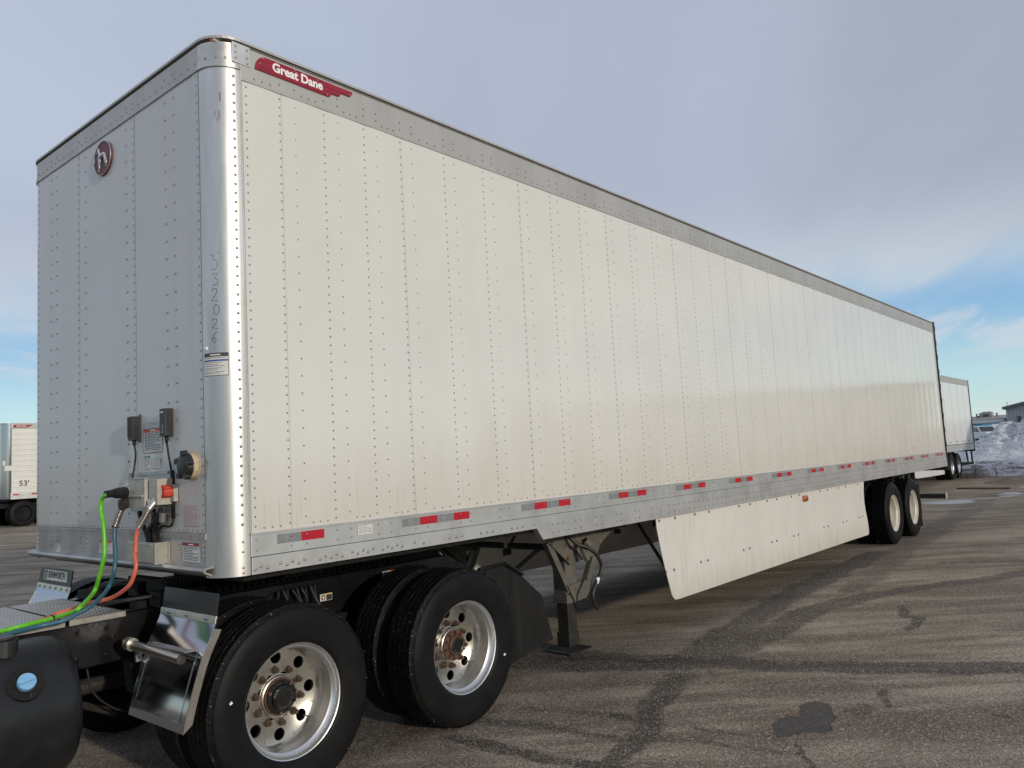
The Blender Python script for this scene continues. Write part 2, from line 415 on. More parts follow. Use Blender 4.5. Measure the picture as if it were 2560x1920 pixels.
def sticker(name, parent, org, xd, yd, wd, hg, head=None, rows=8, ink='ink_soft', border='ink', base='sticker_white', headh=.16, seed=0, off=.0015):
    """flat printed label: base sheet, coloured heading bar and rows of fine print"""
    rr = random.Random(seed+int(wd*1e4)); Mx = frame(org, xd, yd); nz = Mx.to_3x3().col[2]
    mats = [base, border, head or border, ink, 'white_print']; b = MB()
    def rect(x0, y0, x1, y1, h, mi):
        b.m(mi).add([Mx @ Vector((x0, y0, h)), Mx @ Vector((x1, y0, h)), Mx @ Vector((x1, y1, h)), Mx @ Vector((x0, y1, h))], [(0, 1, 2, 3)])
    rect(0, 0, wd, hg, off, 1); e = min(wd, hg)*.025
    rect(e, e, wd-e, hg-e, off+.0004, 0)
    top = hg-e
    if head:
        rect(e, hg*(1-headh), wd-e, hg-e, off+.0008, 2); top = hg*(1-headh)
        rect(wd*.36, hg*(1-headh*.68), wd*.66, hg*(1-headh*.36), off+.0012, 4)
    st = (top-e)/(rows+1)
    for i in range(rows):
        y = top-st*(i+.9); x = wd*.08; xe = wd*(.92 if rr.random() > .25 else .6)
        while x < xe:
            l = wd*rr.uniform(.05, .16); rect(x, y, min(x+l, xe), y+st*.42, off+.0008, 3); x += l+wd*.022
    # edge thickness
    b.m(0).add([Mx @ Vector(p) for p in ((0, 0, 0), (wd, 0, 0), (wd, hg, 0), (0, hg, 0), (0, 0, off), (wd, 0, off), (wd, hg, off), (0, hg, off))],
               [(0, 1, 5, 4), (1, 2, 6, 5), (2, 3, 7, 6), (3, 0, 4, 7)])
    return b.build(name, mats, parent)
YF = (0, -1, 0); ZU = (0, 0, 1)      # a front-face label runs towards -Y and up; a side label runs towards +X
XS = (1, 0, 0)

# ------------------------------------------------------------------ ground
def vnoise(x, y, sc, seed):
    g = np.random.RandomState(seed).rand(64, 64); X = x*sc; Y = y*sc
    xi = np.floor(X).astype(int); yi = np.floor(Y).astype(int); fx = X-xi; fy = Y-yi
    fx = fx*fx*(3-2*fx); fy = fy*fy*(3-2*fy); a = lambda i, j: g[i % 64, j % 64]
    return (a(xi, yi)*(1-fx)+a(xi+1, yi)*fx)*(1-fy)+(a(xi, yi+1)*(1-fx)+a(xi+1, yi+1)*fx)*fy
def fbm(x, y, sc, seed, o=4):
    r_ = 0; a = 1; t_ = 0
    for i in range(o): r_ = r_+a*vnoise(x+i*7.3, y-i*3.1, sc*2**i, seed+i); t_ += a; a *= .55
    return r_/t_
def axis(segs):
    out = []
    for a, b, st in segs: out += list(np.arange(a, b, st))
    return np.array(out+[segs[-1][1]])
def grid_mesh(name, xs, ys, Z, matname, smooth=True):
    X, Y = np.meshgrid(xs, ys, indexing='ij'); nx, ny = X.shape
    v = np.stack([X, Y, Z], -1).reshape(-1, 3)
    i = np.arange(nx*ny).reshape(nx, ny)
    f = np.stack([i[:-1, :-1], i[1:, :-1], i[1:, 1:], i[:-1, 1:]], -1).reshape(-1, 4)
    me = bpy.data.meshes.new(name); me.vertices.add(len(v)); me.vertices.foreach_set('co', v.ravel())
    me.loops.add(f.size); me.loops.foreach_set('vertex_index', f.ravel())
    me.polygons.add(len(f)); me.polygons.foreach_set('loop_start', np.arange(0, f.size, 4))
    me.polygons.foreach_set('use_smooth', np.ones(len(f), bool))
    me.update(calc_edges=True); me.materials.append(MATS[matname])
    o = bpy.data.objects.new(name, me); COL.objects.link(o); return o
xs = axis([(-1500, -200, 100), (-200, -30, 10), (-30, -4, 1), (-4, -1, .12), (-1, 8, .035), (8, 14, .07), (14, 40, .25), (40, 70, 1), (70, 300, 10), (300, 1500, 100)])
ys = axis([(-1500, -200, 100), (-200, -20, 10), (-20, -5, .6), (-5, -3.2, .08), (-3.2, 2.2, .03), (2.2, 8, .12), (8, 40, .5), (40, 200, 8), (200, 1500, 100)])
X, Y = np.meshgrid(xs, ys, indexing='ij')
rise = np.clip((X-62)/45, 0, 1); Z = .6*rise*rise*(3-2*rise)
def seg_d(px, py, pts):
    best = np.full(px.shape, 1e9)
    for (a, b) in zip(pts[:-1], pts[1:]):
        ax, ay = a[:2]; bx, by = b[:2]; dx, dy = bx-ax, by-ay; L2 = dx*dx+dy*dy+1e-9
        q = np.clip(((px-ax)*dx+(py-ay)*dy)/L2, 0, 1)
        dd = np.hypot(px-(ax+q*dx), py-(ay+q*dy))
        wa = a[2] if len(a) > 2 else 1; wb = b[2] if len(b) > 2 else 1
        best = np.minimum(best, dd/(wa+(wb-wa)*q))
    return best
n_ = fbm(X, Y, 1.3, 3); nf = fbm(X, Y, 5., 9)
jx = X+(fbm(X, Y, 2.2, 21)-.5)*.22+(nf-.5)*.07; jy = Y+(fbm(X, Y, 2.2, 31)-.5)*.22+(fbm(X, Y, 6, 41)-.5)*.07
sm = lambda v, a, b: (lambda q: q*q*(3-2*q))(np.clip((v-a)/(b-a), 0, 1))
stn = np.zeros_like(X)
def addst(pts, amt, soft=.6):
    global stn
    dd = seg_d(jx, jy, pts); stn = np.maximum(stn, amt*(1-sm(dd, 1-soft, 1)))
addst([(2.6, 2.6, .5), (3.27, .92, .55), (3.47, .33, .52), (3.74, -.18, .40), (3.99, -.63, .30), (4.14, -1.18, .28), (4.34, -1.64, .28), (4.62, -2.13, .26), (4.9, -2.63, .24), (6.5, -6, .25)], .92, .6)
addst([(3.0, 1.5, .12), (3.47, .33, .16), (3.70, -.1, .14)], 1.4, .6)
addst([(3.47, -.61, .2), (2.8, -.81, .19), (2.31, -.97, .17), (1.82, -1.06, .15), (1.3, -1.0, .12)], .75, .7)
addst([(4.2, -.37, .26), (5.63, -.22, .27), (7.1, -.1, .28), (8.8, -.04, .3), (11., .0, .3)], .70, .5)
addst([(4.3, -.6, .24), (5.35, -.62, .26), (6.23, -.60, .24), (7.0, -.76, .22), (7.82, -1.12, .2), (8.48, -1.5, .2), (9.57, -2.04, .2), (12, -3.0, .2)], .72, .5)
addst([(7.5, -.62, .2), (9, -.5, .26), (11.8, -.2, .4), (15, .0, .45), (18, .14, .5), (20.9, .31, .5), (24, .6, .5)], .55, .6)
addst([(1.85, .3, .2), (2.01, -.42, .12), (2.06, -.65, .1), (2.14, -.98, .08)], .66, .8)
addst([(1.55, 0, .15), (1.6, -.46, .12), (1.64, -.78, .11), (1.72, -1.2, .09)], .72, .8)
addst([(2.45, -1.2, .1), (2.63, -1.68, .08)], .6, .8)
addst([(2.2, -.05, .12), (2.43, -.67, .08), (2.44, -.86, .07)], .58, .8)
addst([(2.45, -.66, .09), (2.49, -.74, .09)], .78, .6)
addst([(2.2, -1.1, .08), (2.26, -1.48, .08), (2.4, -1.83, .07)], .58, .8)
addst([(3.3, -1.86, .10), (3.28, -1.95, .10), (3.49, -1.89, .08)], .68, .7)
addst([(3.72, -.7, .06), (3.55, -.85, .05)], .6, .7)
addst([(1.0, .4, .8), (2.3, .7, .7), (3.3, 1.3, .8)], .62, .7)
# thin cracks
for pts in ([(2.54, -1.81, .016), (2.51, -1.86, .02), (2.4, -1.89, .02), (2.32, -1.98, .02), (2.2, -2.05, .018)],
            [(6.9, -1.3, .05), (6.35, -1.48, .06), (6.4, -1.59, .06), (6.02, -1.63, .05), (5.78, -1.62, .04)],
            [(3.86, -1.95, .025), (3.69, -1.98, .03), (3.51, -2.06, .025)], [(3.67, -2.63, .03), (3.68, -2.69, .03)],
            [(10.2, -1.0, .05), (10.6, -1.9, .05), (11.6, -3.0, .05)]):
    dd = seg_d(X+(nf-.5)*.05, Y+(fbm(X, Y, 9, 51)-.5)*.05, pts); stn = np.maximum(stn, 1.15*(1-sm(dd, .4, 1.3)))
# oil blot
bx, by = X-2.98, Y+1.72; ang = np.arctan2(by, bx*.8)
rad = .20+.05*np.sin(3*ang+1)+.03*np.sin(5*ang)+(nf-.5)*.12+(fbm(X, Y, 14, 55)-.5)*.10
blot = 1-sm(np.hypot(bx*.56, by*1.40), rad*.78, rad*1.06)
blot = np.maximum(blot, 1-sm(seg_d(jx, jy, [(2.8, -1.74, .10), (2.66, -1.69, .04)]), .7, 1))
stn = np.maximum(stn, .85*blot)
tarA = .52*(1-sm(seg_d(jx, jy, [(3.3, .8, .10), (3.72, .0, .10), (3.99, -.63, .12), (4.14, -1.18, .10), (4.45, -1.75, .07), (4.7, -2.2, .03)]), .5, 1.1))
tarA = np.maximum(tarA, blot*.9)
iceA = np.zeros_like(X)
for (cx, cy, rx, ry) in ((21.4, 1.1, 1.2, .9), (24.2, .1, 1.3, .45), (22.7, .6, .35, .9), (25.5, -.6, 1.6, .6), (27.5, .2, .8, .2), (31, .6, 1.2, .5)):
    iceA = np.maximum(iceA, .58*(1-sm(np.hypot((jx-cx)/rx, (jy-cy)/ry), .5, 1.15)))
dirtA = np.maximum(sm(X, 9, 24), 0)*(.2+.6*sm(n_, .4, .65))
stn = np.maximum(stn, .46*sm(fbm(X*.4, Y*1.2, .9, 77), .50, .70))
stn = np.maximum(stn, .40*sm(fbm(X, Y, 1.7, 87), .60, .74))
ground = grid_mesh('ground', xs, ys, Z, 'asphalt')
ground['kind'] = 'structure'
for nm, A in (('stain', stn), ('tar', tarA), ('ice', iceA), ('dirt', dirtA)):
    at = ground.data.attributes.new(nm, 'FLOAT', 'POINT'); at.data.foreach_set('value', A.astype(np.float32).ravel())
# ------------------------------------------------------------------ main semi-trailer
L, WD, RC = 16.15, 2.59, .155
ZT, ZH, ZR, ZB, ZB2 = 4.075, 3.85, 1.408, 1.20, 1.112
tr = thing('semi_trailer', 'long white riveted semi-trailer filling the photo, with aluminium corner post and red nameplate', 'semi-trailer')
# inner body the skins are hung on
b = MB(); b.box(.1, L-.05, .03, WD-.03, 1.24, 4.03); b.build('inner_wall', 'backing', tr)
b = MB(); b.box(.17, L, -.002, WD+.002, 4.046, 4.058); b.m(0)
o = b.build('roof_recess', 'backing', tr)
# roof skin with rounded front corners
def rounded(x0, x1, y0, y1, r, n=8):
    p = []
    for k in range(n+1):
        a = math.pi+math.pi/2*k/n; p.append((x0+r+r*math.cos(a), y0+r+r*math.sin(a)))
    p += [(x1, y0), (x1, y1)]
    for k in range(n+1):
        a = math.pi/2+math.pi/2*k/n; p.append((x0+r+r*math.cos(a), y1-r+r*math.sin(a)))
    return p
b = MB(); b.prism(rounded(-.012, L, -.014, WD+.014, RC+.01), 2, 4.060, 4.074); b.build('roof', 'aluminium_header', tr)
b = MB(); b.domes([(x, -.0015, 4.052) for x in arr(.3, L-.2, .105)], YF, .007, .002, 5); b.build('roof_rivets', 'rivet_dark', tr, kind='stuff')

# posts and panel seams
posts = [.19, .402, .709, 1.014, 1.319]+[1.319+.4064*i for i in range(1, 37)]
seams = [.166, .414]+[1.331+1.2192*i for i in range(0, 13)]
seams = [s for s in seams if s < L-.3]+[L-.035]
allposts = sorted(posts)
def bay_bulge(x):
    for a, c in zip(allposts[:-1], allposts[1:]):
        if a <= x <= c: q = (x-a)/(c-a); return 4*q*(1-q)
    return 0
for side in (0, 1):
    y0 = 0 if side == 0 else WD; sg = -1 if side == 0 else 1
    for pi_, (a, c) in enumerate(zip(seams[:-1], seams[1:])):
        n = max(2, int((c-a)/.05)); xsn = [a+.0008+(c-a-.0016)*i/n for i in range(n+1)]
        amp = .0016+.0012*random.random(); b = MB(); zs = [ZR-.01, 2.0, 2.7, 3.3, ZH+.01]; o0 = len(b.v)
        ph = random.uniform(0, 6)
        for zz in zs:
            for x in xsn:
                q = bay_bulge(x)*amp*(1+.5*math.sin(zz*2+ph)); b.v.append((x, y0+sg*q, zz))
        for j in range(len(zs)-1):
            for i in range(n):
                q0 = j*(n+1)+i; b.f.append((q0, q0+1, q0+n+2, q0+n+1)); b.mi.append(0)
        # edge returns so each sheet has thickness
        for x in (xsn[0], xsn[-1]):
            b.add([(x, y0, ZR), (x, y0, ZH), (x, y0-sg*.03, ZH), (x, y0-sg*.03, ZR)], [(0, 1, 2, 3)])
        b.build('side_panel', 'side_paint', tr, smooth=True, auto=30)
# rivets on the near side: dense row on the seam, open row beside it
b = MB()
for i, x in enumerate(posts):
    for zz in arr(ZR+.035, ZH-.03, .0495): b.domes([(x, -.0002, zz)], YF, .0062, .0038)
    if i > 0 and x < L-.25:
        off = .10 if x < 1.3 or True else .1
        for zz in arr(ZR+.06, ZH-.05, .098): b.domes([(x+.101, -.0004, zz)], YF, .0062, .0038)
for p, q in zip(posts[:-1], posts[1:]):
    x0 = p+(.101 if p > .2 else 0)
    gap = q-x0
    for k in range(1, 4): b.domes([(x0+gap*k/4.2, -.0006, ZR+.024)], YF, .0062, .0038)
b.build('panel_rivets', 'rivet_dark', tr, kind='stuff')

# top rail (header) along both sides
for side in (0, 1):
    y0, sg = (0, -1) if side == 0 else (WD, 1)
    b = MB(); xa = RC+.062 if side == 0 else RC
    b.box(xa-.06, L-.03, y0+sg*.004, y0-sg*.03, ZH+.012, 4.044)
    b.box(xa-.06, L-.03, y0+sg*.007, y0-sg*.03, ZH, ZH+.0115)
    b.build('top_rail', 'aluminium_header', tr, bevel=.0015)
b = MB()
for x in posts[1:]:
    for dx in (0, .101): b.domes([(x+dx, -.0045, ZH+.055), (x+dx, -.0045, ZH+.10)] if x+dx < L-.1 else [], YF, .0062, .0038)
for p, q in zip(posts[:-1], posts[1:]):
    x0 = p+(.101 if p > .2 else 0); gap = q-x0
    b.domes([(x0+gap*k/4.2, -.0045, ZH+.032) for k in range(1, 4)], YF, .0062, .0038)
b.build('top_rail_rivets', 'rivet_dark', tr, kind='stuff')
# bottom rail: upper web, heavier lower chord, deeper behind the landing gear
for side in (0, 1):
    y0, sg = (0, -1) if side == 0 else (WD, 1)
    b = MB()
    b.box(RC+.003, L-.035, y0+sg*.006, y0-sg*.04, 1.29, ZR)
    b.box(RC+.003, L-.035, y0+sg*.010, y0-sg*.04, 1.400, ZR-.0001+.004)
    poly = [(RC+.003, ZB), (2.53, ZB), (2.60, ZB2), (L-.035, ZB2), (L-.035, 1.287), (RC+.003, 1.287)]
    ya, yb = y0+sg*.0125, y0-sg*.04
    b.prism(poly, 1, min(ya, yb), max(ya, yb))
    b.build('bottom_rail', 'aluminium_rail', tr, bevel=.002)
    if side == 0:
        b = MB(); pts = []
        for x in posts:
            for dx in ((0, .101) if x > .2 else (0,)):
                pts += [(x+dx, -.0062, 1.374), (x+dx, -.0062, 1.322)]
        b.domes(pts, YF, .0065, .004); pts = []
        grp = [.174, .209, .248, .327, .366, .402, .44, .477, .581, .618, .657, .695, .734, .807, .846, .887, .922, .962, 1.035, 1.075, 1.111, 1.149, 1.19, 1.295, 1.372]
        pts += [(x, -.0122, 1.240 if k % 2 else 1.226) for k, x in enumerate(grp)]
        pts += [(x, -.0122, 1.232) for x in (1.606, 1.669, 1.725, 1.91, 1.97, 2.032, 2.24, 2.30, 2.36, 2.5)]
        b.domes(pts, YF, .010, .007, 8); pts = []
        x = 2.72
        k = 0
        while x < L-.2:
            for zz in (1.215, 1.155): pts += [(x, -.0122, zz), (x+.105 if k > 5 else x+.07, -.0122, zz)]
            if k < 1: pts += [(x+.14, -.0122, 1.215), (x+.21, -.0122, 1.155)]
            x += .30 if k < 6 else .2032; k += 1
        b.domes(pts, YF, .0085, .006, 6)
        b.build('rail_rivets', 'rivet_metal', tr, kind='stuff')
# round-cornered posts at the front
def arc_pts(side, r, n, a0=0, a1=90, off=0):
    out = []
    for k in range(n+1):
        a = R(a0+(a1-a0)*k/n); x = r-(r+off)*math.cos(a); y = r-(r+off)*math.sin(a)
        out.append((x, y if side == 0 else WD-y))
    return out
def arc_sheet(b, side, r, z0, z1, off, n=14, a0=0, a1=90, th=.02):
    A = arc_pts(side, r, n, a0, a1, off); B = arc_pts(side, r, n, a0, a1, off-th)
    o = len(b.v)
    for zz in (z0, z1):
        b.v += [(x, y, zz) for x, y in A]; b.v += [(x, y, zz) for x, y in B]
    m = n+1
    for k in range(n):
        b.f.append((o+k, o+k+1, o+2*m+k+1, o+2*m+k)); b.f.append((o+2*m+k, o+2*m+k+1, o+3*m+k+1, o+3*m+k)); b.f.append((o+k, o+k+1, o+m+k+1, o+m+k)); b.mi += [b.cur]*3
    for k in (0, n): b.f.append((o+k, o+m+k, o+3*m+k, o+2*m+k)); b.mi.append(b.cur)
for side in (0, 1):
    b = MB(); arc_sheet(b, side, RC, 1.395, 3.905, 0, 18)
    post = b.build('corner_post', 'brushed_post', tr, smooth=True, auto=30)
    b = MB(); arc_sheet(b, side, RC, 1.20, 1.396, .003, 18); b.build('corner_casting', 'brushed_post', tr, smooth=True, auto=30)
    b = MB(); arc_sheet(b, side, RC, 3.93, 4.044, .004, 18); b.m(0); arc_sheet(b, side, RC, 3.905, 3.929, .009, 18)
    b.build('header_corner', 'polished_alu' if side == 0 else 'aluminium_header', tr, smooth=True, auto=30)
# rivets down the corner post
b = MB(); a_ = R(76); cx_, cy_ = RC-RC*math.cos(a_), RC-RC*math.sin(a_)
b.domes([(cx_, cy_, zz) for zz in arr(1.46, 3.86, .0505)], (-math.cos(a_), -math.sin(a_), 0), .0085, .006, 8)
b.domes([(cx_, cy_, zz) for zz in (1.372, 1.322, 1.242, 1.216)], (-math.cos(a_), -math.sin(a_), 0), .0085, .006, 8)
b.build('post_rivets', 'rivet_dark', tr, kind='stuff')
b = MB()
for an in (22, 44, 62): b.domes([(RC-(RC+.004)*math.cos(R(an)), RC-(RC+.004)*math.sin(R(an)), 3.955)], (-math.cos(R(an)), -math.sin(R(an)), 0), .0085, .006, 8)
b.build('corner_rivets', 'rivet_metal', tr, kind='stuff')
b = MB(); b.box(.108, .216, -.0075, .02, 3.938, 4.052); o = b.build('gusset_plate', 'aluminium_rail', tr, bevel=.001)
b = MB(); b.domes([(.127, -.0078, zz) for zz in (3.965, 3.995, 4.03)]+[(.197, -.0078, zz) for zz in (3.955, 3.985, 4.03)], YF, .008, .005, 8); b.build('rivet', 'rivet_metal', o, kind='stuff')
# vertical seam trim between post and first panel
b = MB(); b.box(RC-.003, RC+.006, -.006, .02, 1.412, 3.936); b.build('seam_trim', 'aluminium_rail', tr)

# front wall
fs = [(WD-RC+.002, 1.716), (1.716, .911), (.911, RC+.003)]
for (ya, yb) in fs:
    b = MB(); n = 14; zs = [1.425, 2.2, 3.0, 3.91]
    for zz in zs:
        for i in range(n+1):
            y = ya-.0015+(yb-ya+.003)*i/n; q = .0016*math.sin(i/n*math.pi*2+ya)*math.sin(zz*3)
            b.v.append((-.001-abs(q), y, zz))
    for j in range(len(zs)-1):
        for i in range(n): q0 = j*(n+1)+i; b.f.append((q0, q0+1, q0+n+2, q0+n+1)); b.mi.append(0)
    for y in (ya-.0015, yb+.0015): b.add([(0, y, 1.42), (0, y, 3.91), (.05, y, 3.91), (.05, y, 1.42)], [(0, 1, 2, 3)])
    b.build('front_panel', 'front_paint', tr, smooth=True, auto=30)
b = MB(); b.box(.03, .1, RC, WD-RC, 1.25, 4.04); b.build('front_frame', 'backing', tr)
NF = (-1, 0, 0); b = MB()
for y in (WD-RC-.012, 1.73, .93, RC+.017): b.domes([(-.0015, y, zz) for zz in arr(1.47, 3.88, .05)], NF, .0062, .004)
for y in (2.19, 2.094, 1.615, 1.02, .528, .429): b.domes([(-.0025, y, zz) for zz in arr(1.52, 3.85, .10)], NF, .0065, .0045)
for y in arr(RC+.03, WD-RC-.02, .048): b.domes([(-.001, y, 1.437)], NF, .006, .004)
b.build('front_rivets', 'rivet_dark', tr, kind='stuff')
b = MB(); b.box(-.004, .03, RC, WD-RC, 3.93, 4.044); b.box(-.009, .03, RC, WD-RC, 3.905, 3.9295); b.build('front_header', 'aluminium_header', tr)
b = MB()
for y in arr(RC+.03, WD-RC-.02, .075): b.domes([(-.0045, y, 3.952)], NF, .006, .003)
for y in (.43, .53, .93, 1.02, 1.615, 1.72, 2.09, 2.19): b.domes([(-.0045, y, 3.985)], NF, .006, .003)
b.build('header_rivets', 'rivet_dark', tr, kind='stuff')
b = MB(); b.box(-.006, .03, RC, WD-RC, 1.391, 1.423); o = b.build('rivet_strip', 'apron_metal', tr)
b = MB(); b.domes([(-.0065, y, 1.407) for y in arr(RC+.02, WD-RC-.02, .046)], NF, .006, .004); b.build('strip_rivets', 'rivet_metal', o, kind='stuff')
b = MB(); b.box(-.002, .03, RC, WD-RC, 1.25, 1.390); ap = b.build('apron_plate', 'apron_metal', tr)
b = MB()
for y in (.18, .425, .545, 1.02, 1.615, 1.715, 2.094, 2.19, WD-RC-.01): b.domes([(-.0025, y, zz) for zz in (1.362, 1.335, 1.305)], NF, .0075, .006, 8)
b.build('apron_rivets', 'rivet_metal', ap, kind='stuff')
b = MB(); pr = [(-.030, 1.2315), (-.034, 1.238), (-.030, 1.246), (-.006, 1.2495), (.05, 1.2495), (.05, 1.243), (-.004, 1.243), (-.024, 1.2405), (-.024, 1.2350), (.0, 1.2255), (.0, 1.2185)]
b.prism([(x*1.5, 1.2345+(zz-1.2345)*1.7) for x, zz in pr], 1, .10, WD-.10); b.build('bumper_extrusion', 'apron_metal', tr, smooth=False)
b = MB(); b.box(.14, .3, .14, WD-.14, 1.18, 1.2); b.build('coupler_edge', 'black_grime', tr)

# rear frame
b = MB(); b.box(L-.035, L+.03, -.022, .05, 1.03, 4.09); b.box(L-.035, L+.03, WD-.05, WD+.022, 1.03, 4.09); b.box(L-.03, L+.03, .05, WD-.05, 3.95, 4.09); b.box(L-.03, L+.03, .05, WD-.05, 1.03, 1.25)
for zz in arr(1.5, 3.9, .3): b.tube([(L+.035, -.012, zz), (L+.035, -.012, zz+.10)], .016, 8)
b.build('rear_frame', 'under_steel', tr, bevel=.002)
b = MB(); b.box(L-.02, L+.01, .05, WD-.05, 1.25, 3.95); b.build('rear_door', 'side_paint', tr)
# floor cross members
for x in arr(2.9, 15.9, .61):
    b = MB(); b.box(x-.03, x+.03, .04, WD-.04, 1.13, 1.137); b.box(x-.004, x+.004, .04, WD-.04, 1.137, 1.235); b.box(x-.03, x+.03, .04, WD-.04, 1.235, 1.242); b.build('cross_member', 'under_steel', tr)
b = MB(); b.box(.15, 2.6, .06, WD-.06, 1.165, 1.2); b.build('coupler_plate', 'black_grime', tr)
b = MB(); b.box(.1, L, .04, WD-.04, 1.243, 1.25); b.build('floor', 'under_steel', tr)
for y in (.62, 1.93):
    b = MB(); b.box(10.2, 15.6, y-.05, y+.05, .98, 1.13); b.build('slider_rail', 'under_steel', tr)

# conspicuity tape
def tape(parent, x0, segs, z0=1.3405, z1=1.3895, y=-.0062, w_=.1525):
    for k, cch in enumerate(segs):
        b = MB(); a = x0+k*w_
        b.box(a+.0005, a+w_-.0005, y-.0012, y, z0, z1)
        if cch == 'g':
            b.m(1); cxx, czz = a+w_*.5, (z0+z1)/2
            ring = [(cxx+.021*math.cos(q), y-.0016, czz+.021*math.sin(q)) for q in [2*math.pi*i/16 for i in range(17)]]
            b.tube(ring, .0006, 3, False)
            for q in ((-.012, .010, -.012, -.012), (-.012, .002, .010, .002), (.010, .003, .010, -.013), (-.012, .010, -.018, .006)):
                b.tube([(cxx+q[0], y-.0016, czz+q[1]), (cxx+q[2], y-.0016, czz+q[3])], .0006, 3, False)
        b.build('reflective_tape', ['tape_red' if cch == 'r' else 'tape_grey', 'tape_line'], parent)
tape(tr, .314, 'gr')
for i in range(13):
    x0 = 1.203+1.1655*i
    if x0 < 15.5: tape(tr, x0, 'grgr')
b = MB(); b.domes([(.504, -.008, 1.366), (1.416, -.008, 1.369), (1.72, -.008, 1.37), (.402, -.008, 1.372), (2.54, -.008, 1.37), (2.95, -.008, 1.37)], YF, .0065, .004); b.build('tape_rivets', 'tape_red', tr, kind='stuff')
sticker('data_plate', tr, (.855, -.0065, 1.327), XS, ZU, .115, .057, rows=5, border='ink_soft')
sticker('small_label', tr, (13.6, -.001, 1.43), XS, ZU, .10, .12, head='pink_print', rows=5)
# nameplate
bd = [(.244, 3.944), (.249, 3.975), (.262, 4.0), (.28, 4.018), (.305, 4.030), (.925, 4.030), (.931, 4.022), (.915, 3.999), (.905, 3.994), (.845, 3.994), (.838, 3.988), (.828, 3.972), (.818, 3.967), (.772, 3.967), (.765, 3.962), (.757, 3.948), (.747, 3.942), (.25, 3.942)]
b = MB(); b.prism(bd, 1, -.011, -.004); np_ = b.build('nameplate', 'badge_red', tr, bevel=.0015)
b = MB()
for pts in ([(.28, 3.967), (.36, 3.967)], [(.262, 3.985), (.28, 4.004), (.345, 4.004)], [(.70, 3.972), (.82, 3.972)], [(.71, 3.997), (.90, 3.997)], [(.26, 3.951), (.75, 3.951)], [(.35, 4.023), (.7, 4.023)]):
    b.tube([(x, -.0112, zz) for x, zz in pts], .0011, 4, False)
b.build('groove', 'badge_groove', np_)
b = MB(); b.domes([(.30, -.0112, 4.018), (.275, -.0112, 3.984), (.505, -.0112, 4.021), (.665, -.0112, 4.017), (.905, -.0112, 4.006), (.735, -.0112, 3.953)], YF, .005, .003, 8); b.build('rivet', 'rivet_metal', np_, kind='stuff')
def badge_text(parent, body, cx, cz, size, y, sx=1., off=.0016):
    text_part('lettering', body, size, frame((cx, y, cz), XS, ZU), 'white_print', parent, .0012, off, sx)
badge_text(np_, 'Great Dane', .527, 3.989, .072, -.0122, 1.0, .0026)
# round emblem on the front wall
em = MB(); ex, ey, ez, er = -.012, 1.326, 3.755, .108
def disc(b, x0, x1, y, zc_, r, ry=1.0, n=32):
    v = []
    for xx in (x0, x1): v += [(xx, y+r*ry*math.cos(2*math.pi*k/n), zc_+r*math.sin(2*math.pi*k/n)) for k in range(n)]
    b.add(v, [tuple(range(n)), tuple(range(2*n-1, n-1, -1))]+[(k, (k+1) % n, n+(k+1) % n, n+k) for k in range(n)])
disc(em, -.004, -.016, ey, ez, er, 1.12); emb = em.build('emblem', 'emblem_red', tr)
b = MB(); b.tube([(-.017, ey+er*1.12*math.cos(2*math.pi*k/36), ez+er*math.sin(2*math.pi*k/36)) for k in range(37)], .0036, 6, False); b.build('emblem_ring', 'steel_plate', emb, smooth=True)
# standing hound: head to the left, facing the far side
def hp(u, v): return (-.0205, ey-(u-.47)*.225, ez+(.5-v)*.225)
b = MB()
def limb(pts, rs): b.tube([hp(*p) for p in pts], .01, 8, True, [q*.74 for q in rs])
limb([(.10, .33), (.18, .28), (.25, .20)], [.004, .006, .008]); limb([(.22, .13), (.27, .20), (.31, .31), (.36, .42)], [.003, .008, .010, .015])
limb([(.34, .42), (.42, .45), (.52, .43), (.60, .41), (.68, .46)], [.017, .022, .017, .016, .015])
limb([(.33, .46), (.33, .60), (.32, .74), (.31, .82)], [.016, .011, .007, .006]); limb([(.31, .83), (.25, .86)], [.006, .004])
limb([(.40, .48), (.38, .58), (.37, .68)], [.012, .008, .004])
limb([(.66, .44), (.70, .56), (.76, .66), (.76, .78)], [.017, .012, .007, .006]); limb([(.76, .79), (.71, .81)], [.005, .004])
limb([(.66, .48), (.66, .60), (.69, .68), (.65, .76)], [.012, .007, .005, .004]); limb([(.72, .50), (.80, .60), (.84, .62)], [.004, .003, .002])
b.build('hound_relief', 'silver_print', emb, smooth=True)
# amber clearance lamps
for y in (RC*.42, WD-RC*.42):
    b = MB(); b.box(.028, .07, y-.022, y+.022, 4.045, 4.060); ml = b.build('marker_base', 'aluminium_rail', tr)
    b = MB(); b.domes([(.027, y, 4.052)], NF, .010, .008, 10); b.build('marker_lens', 'amber_lens', ml, smooth=True)

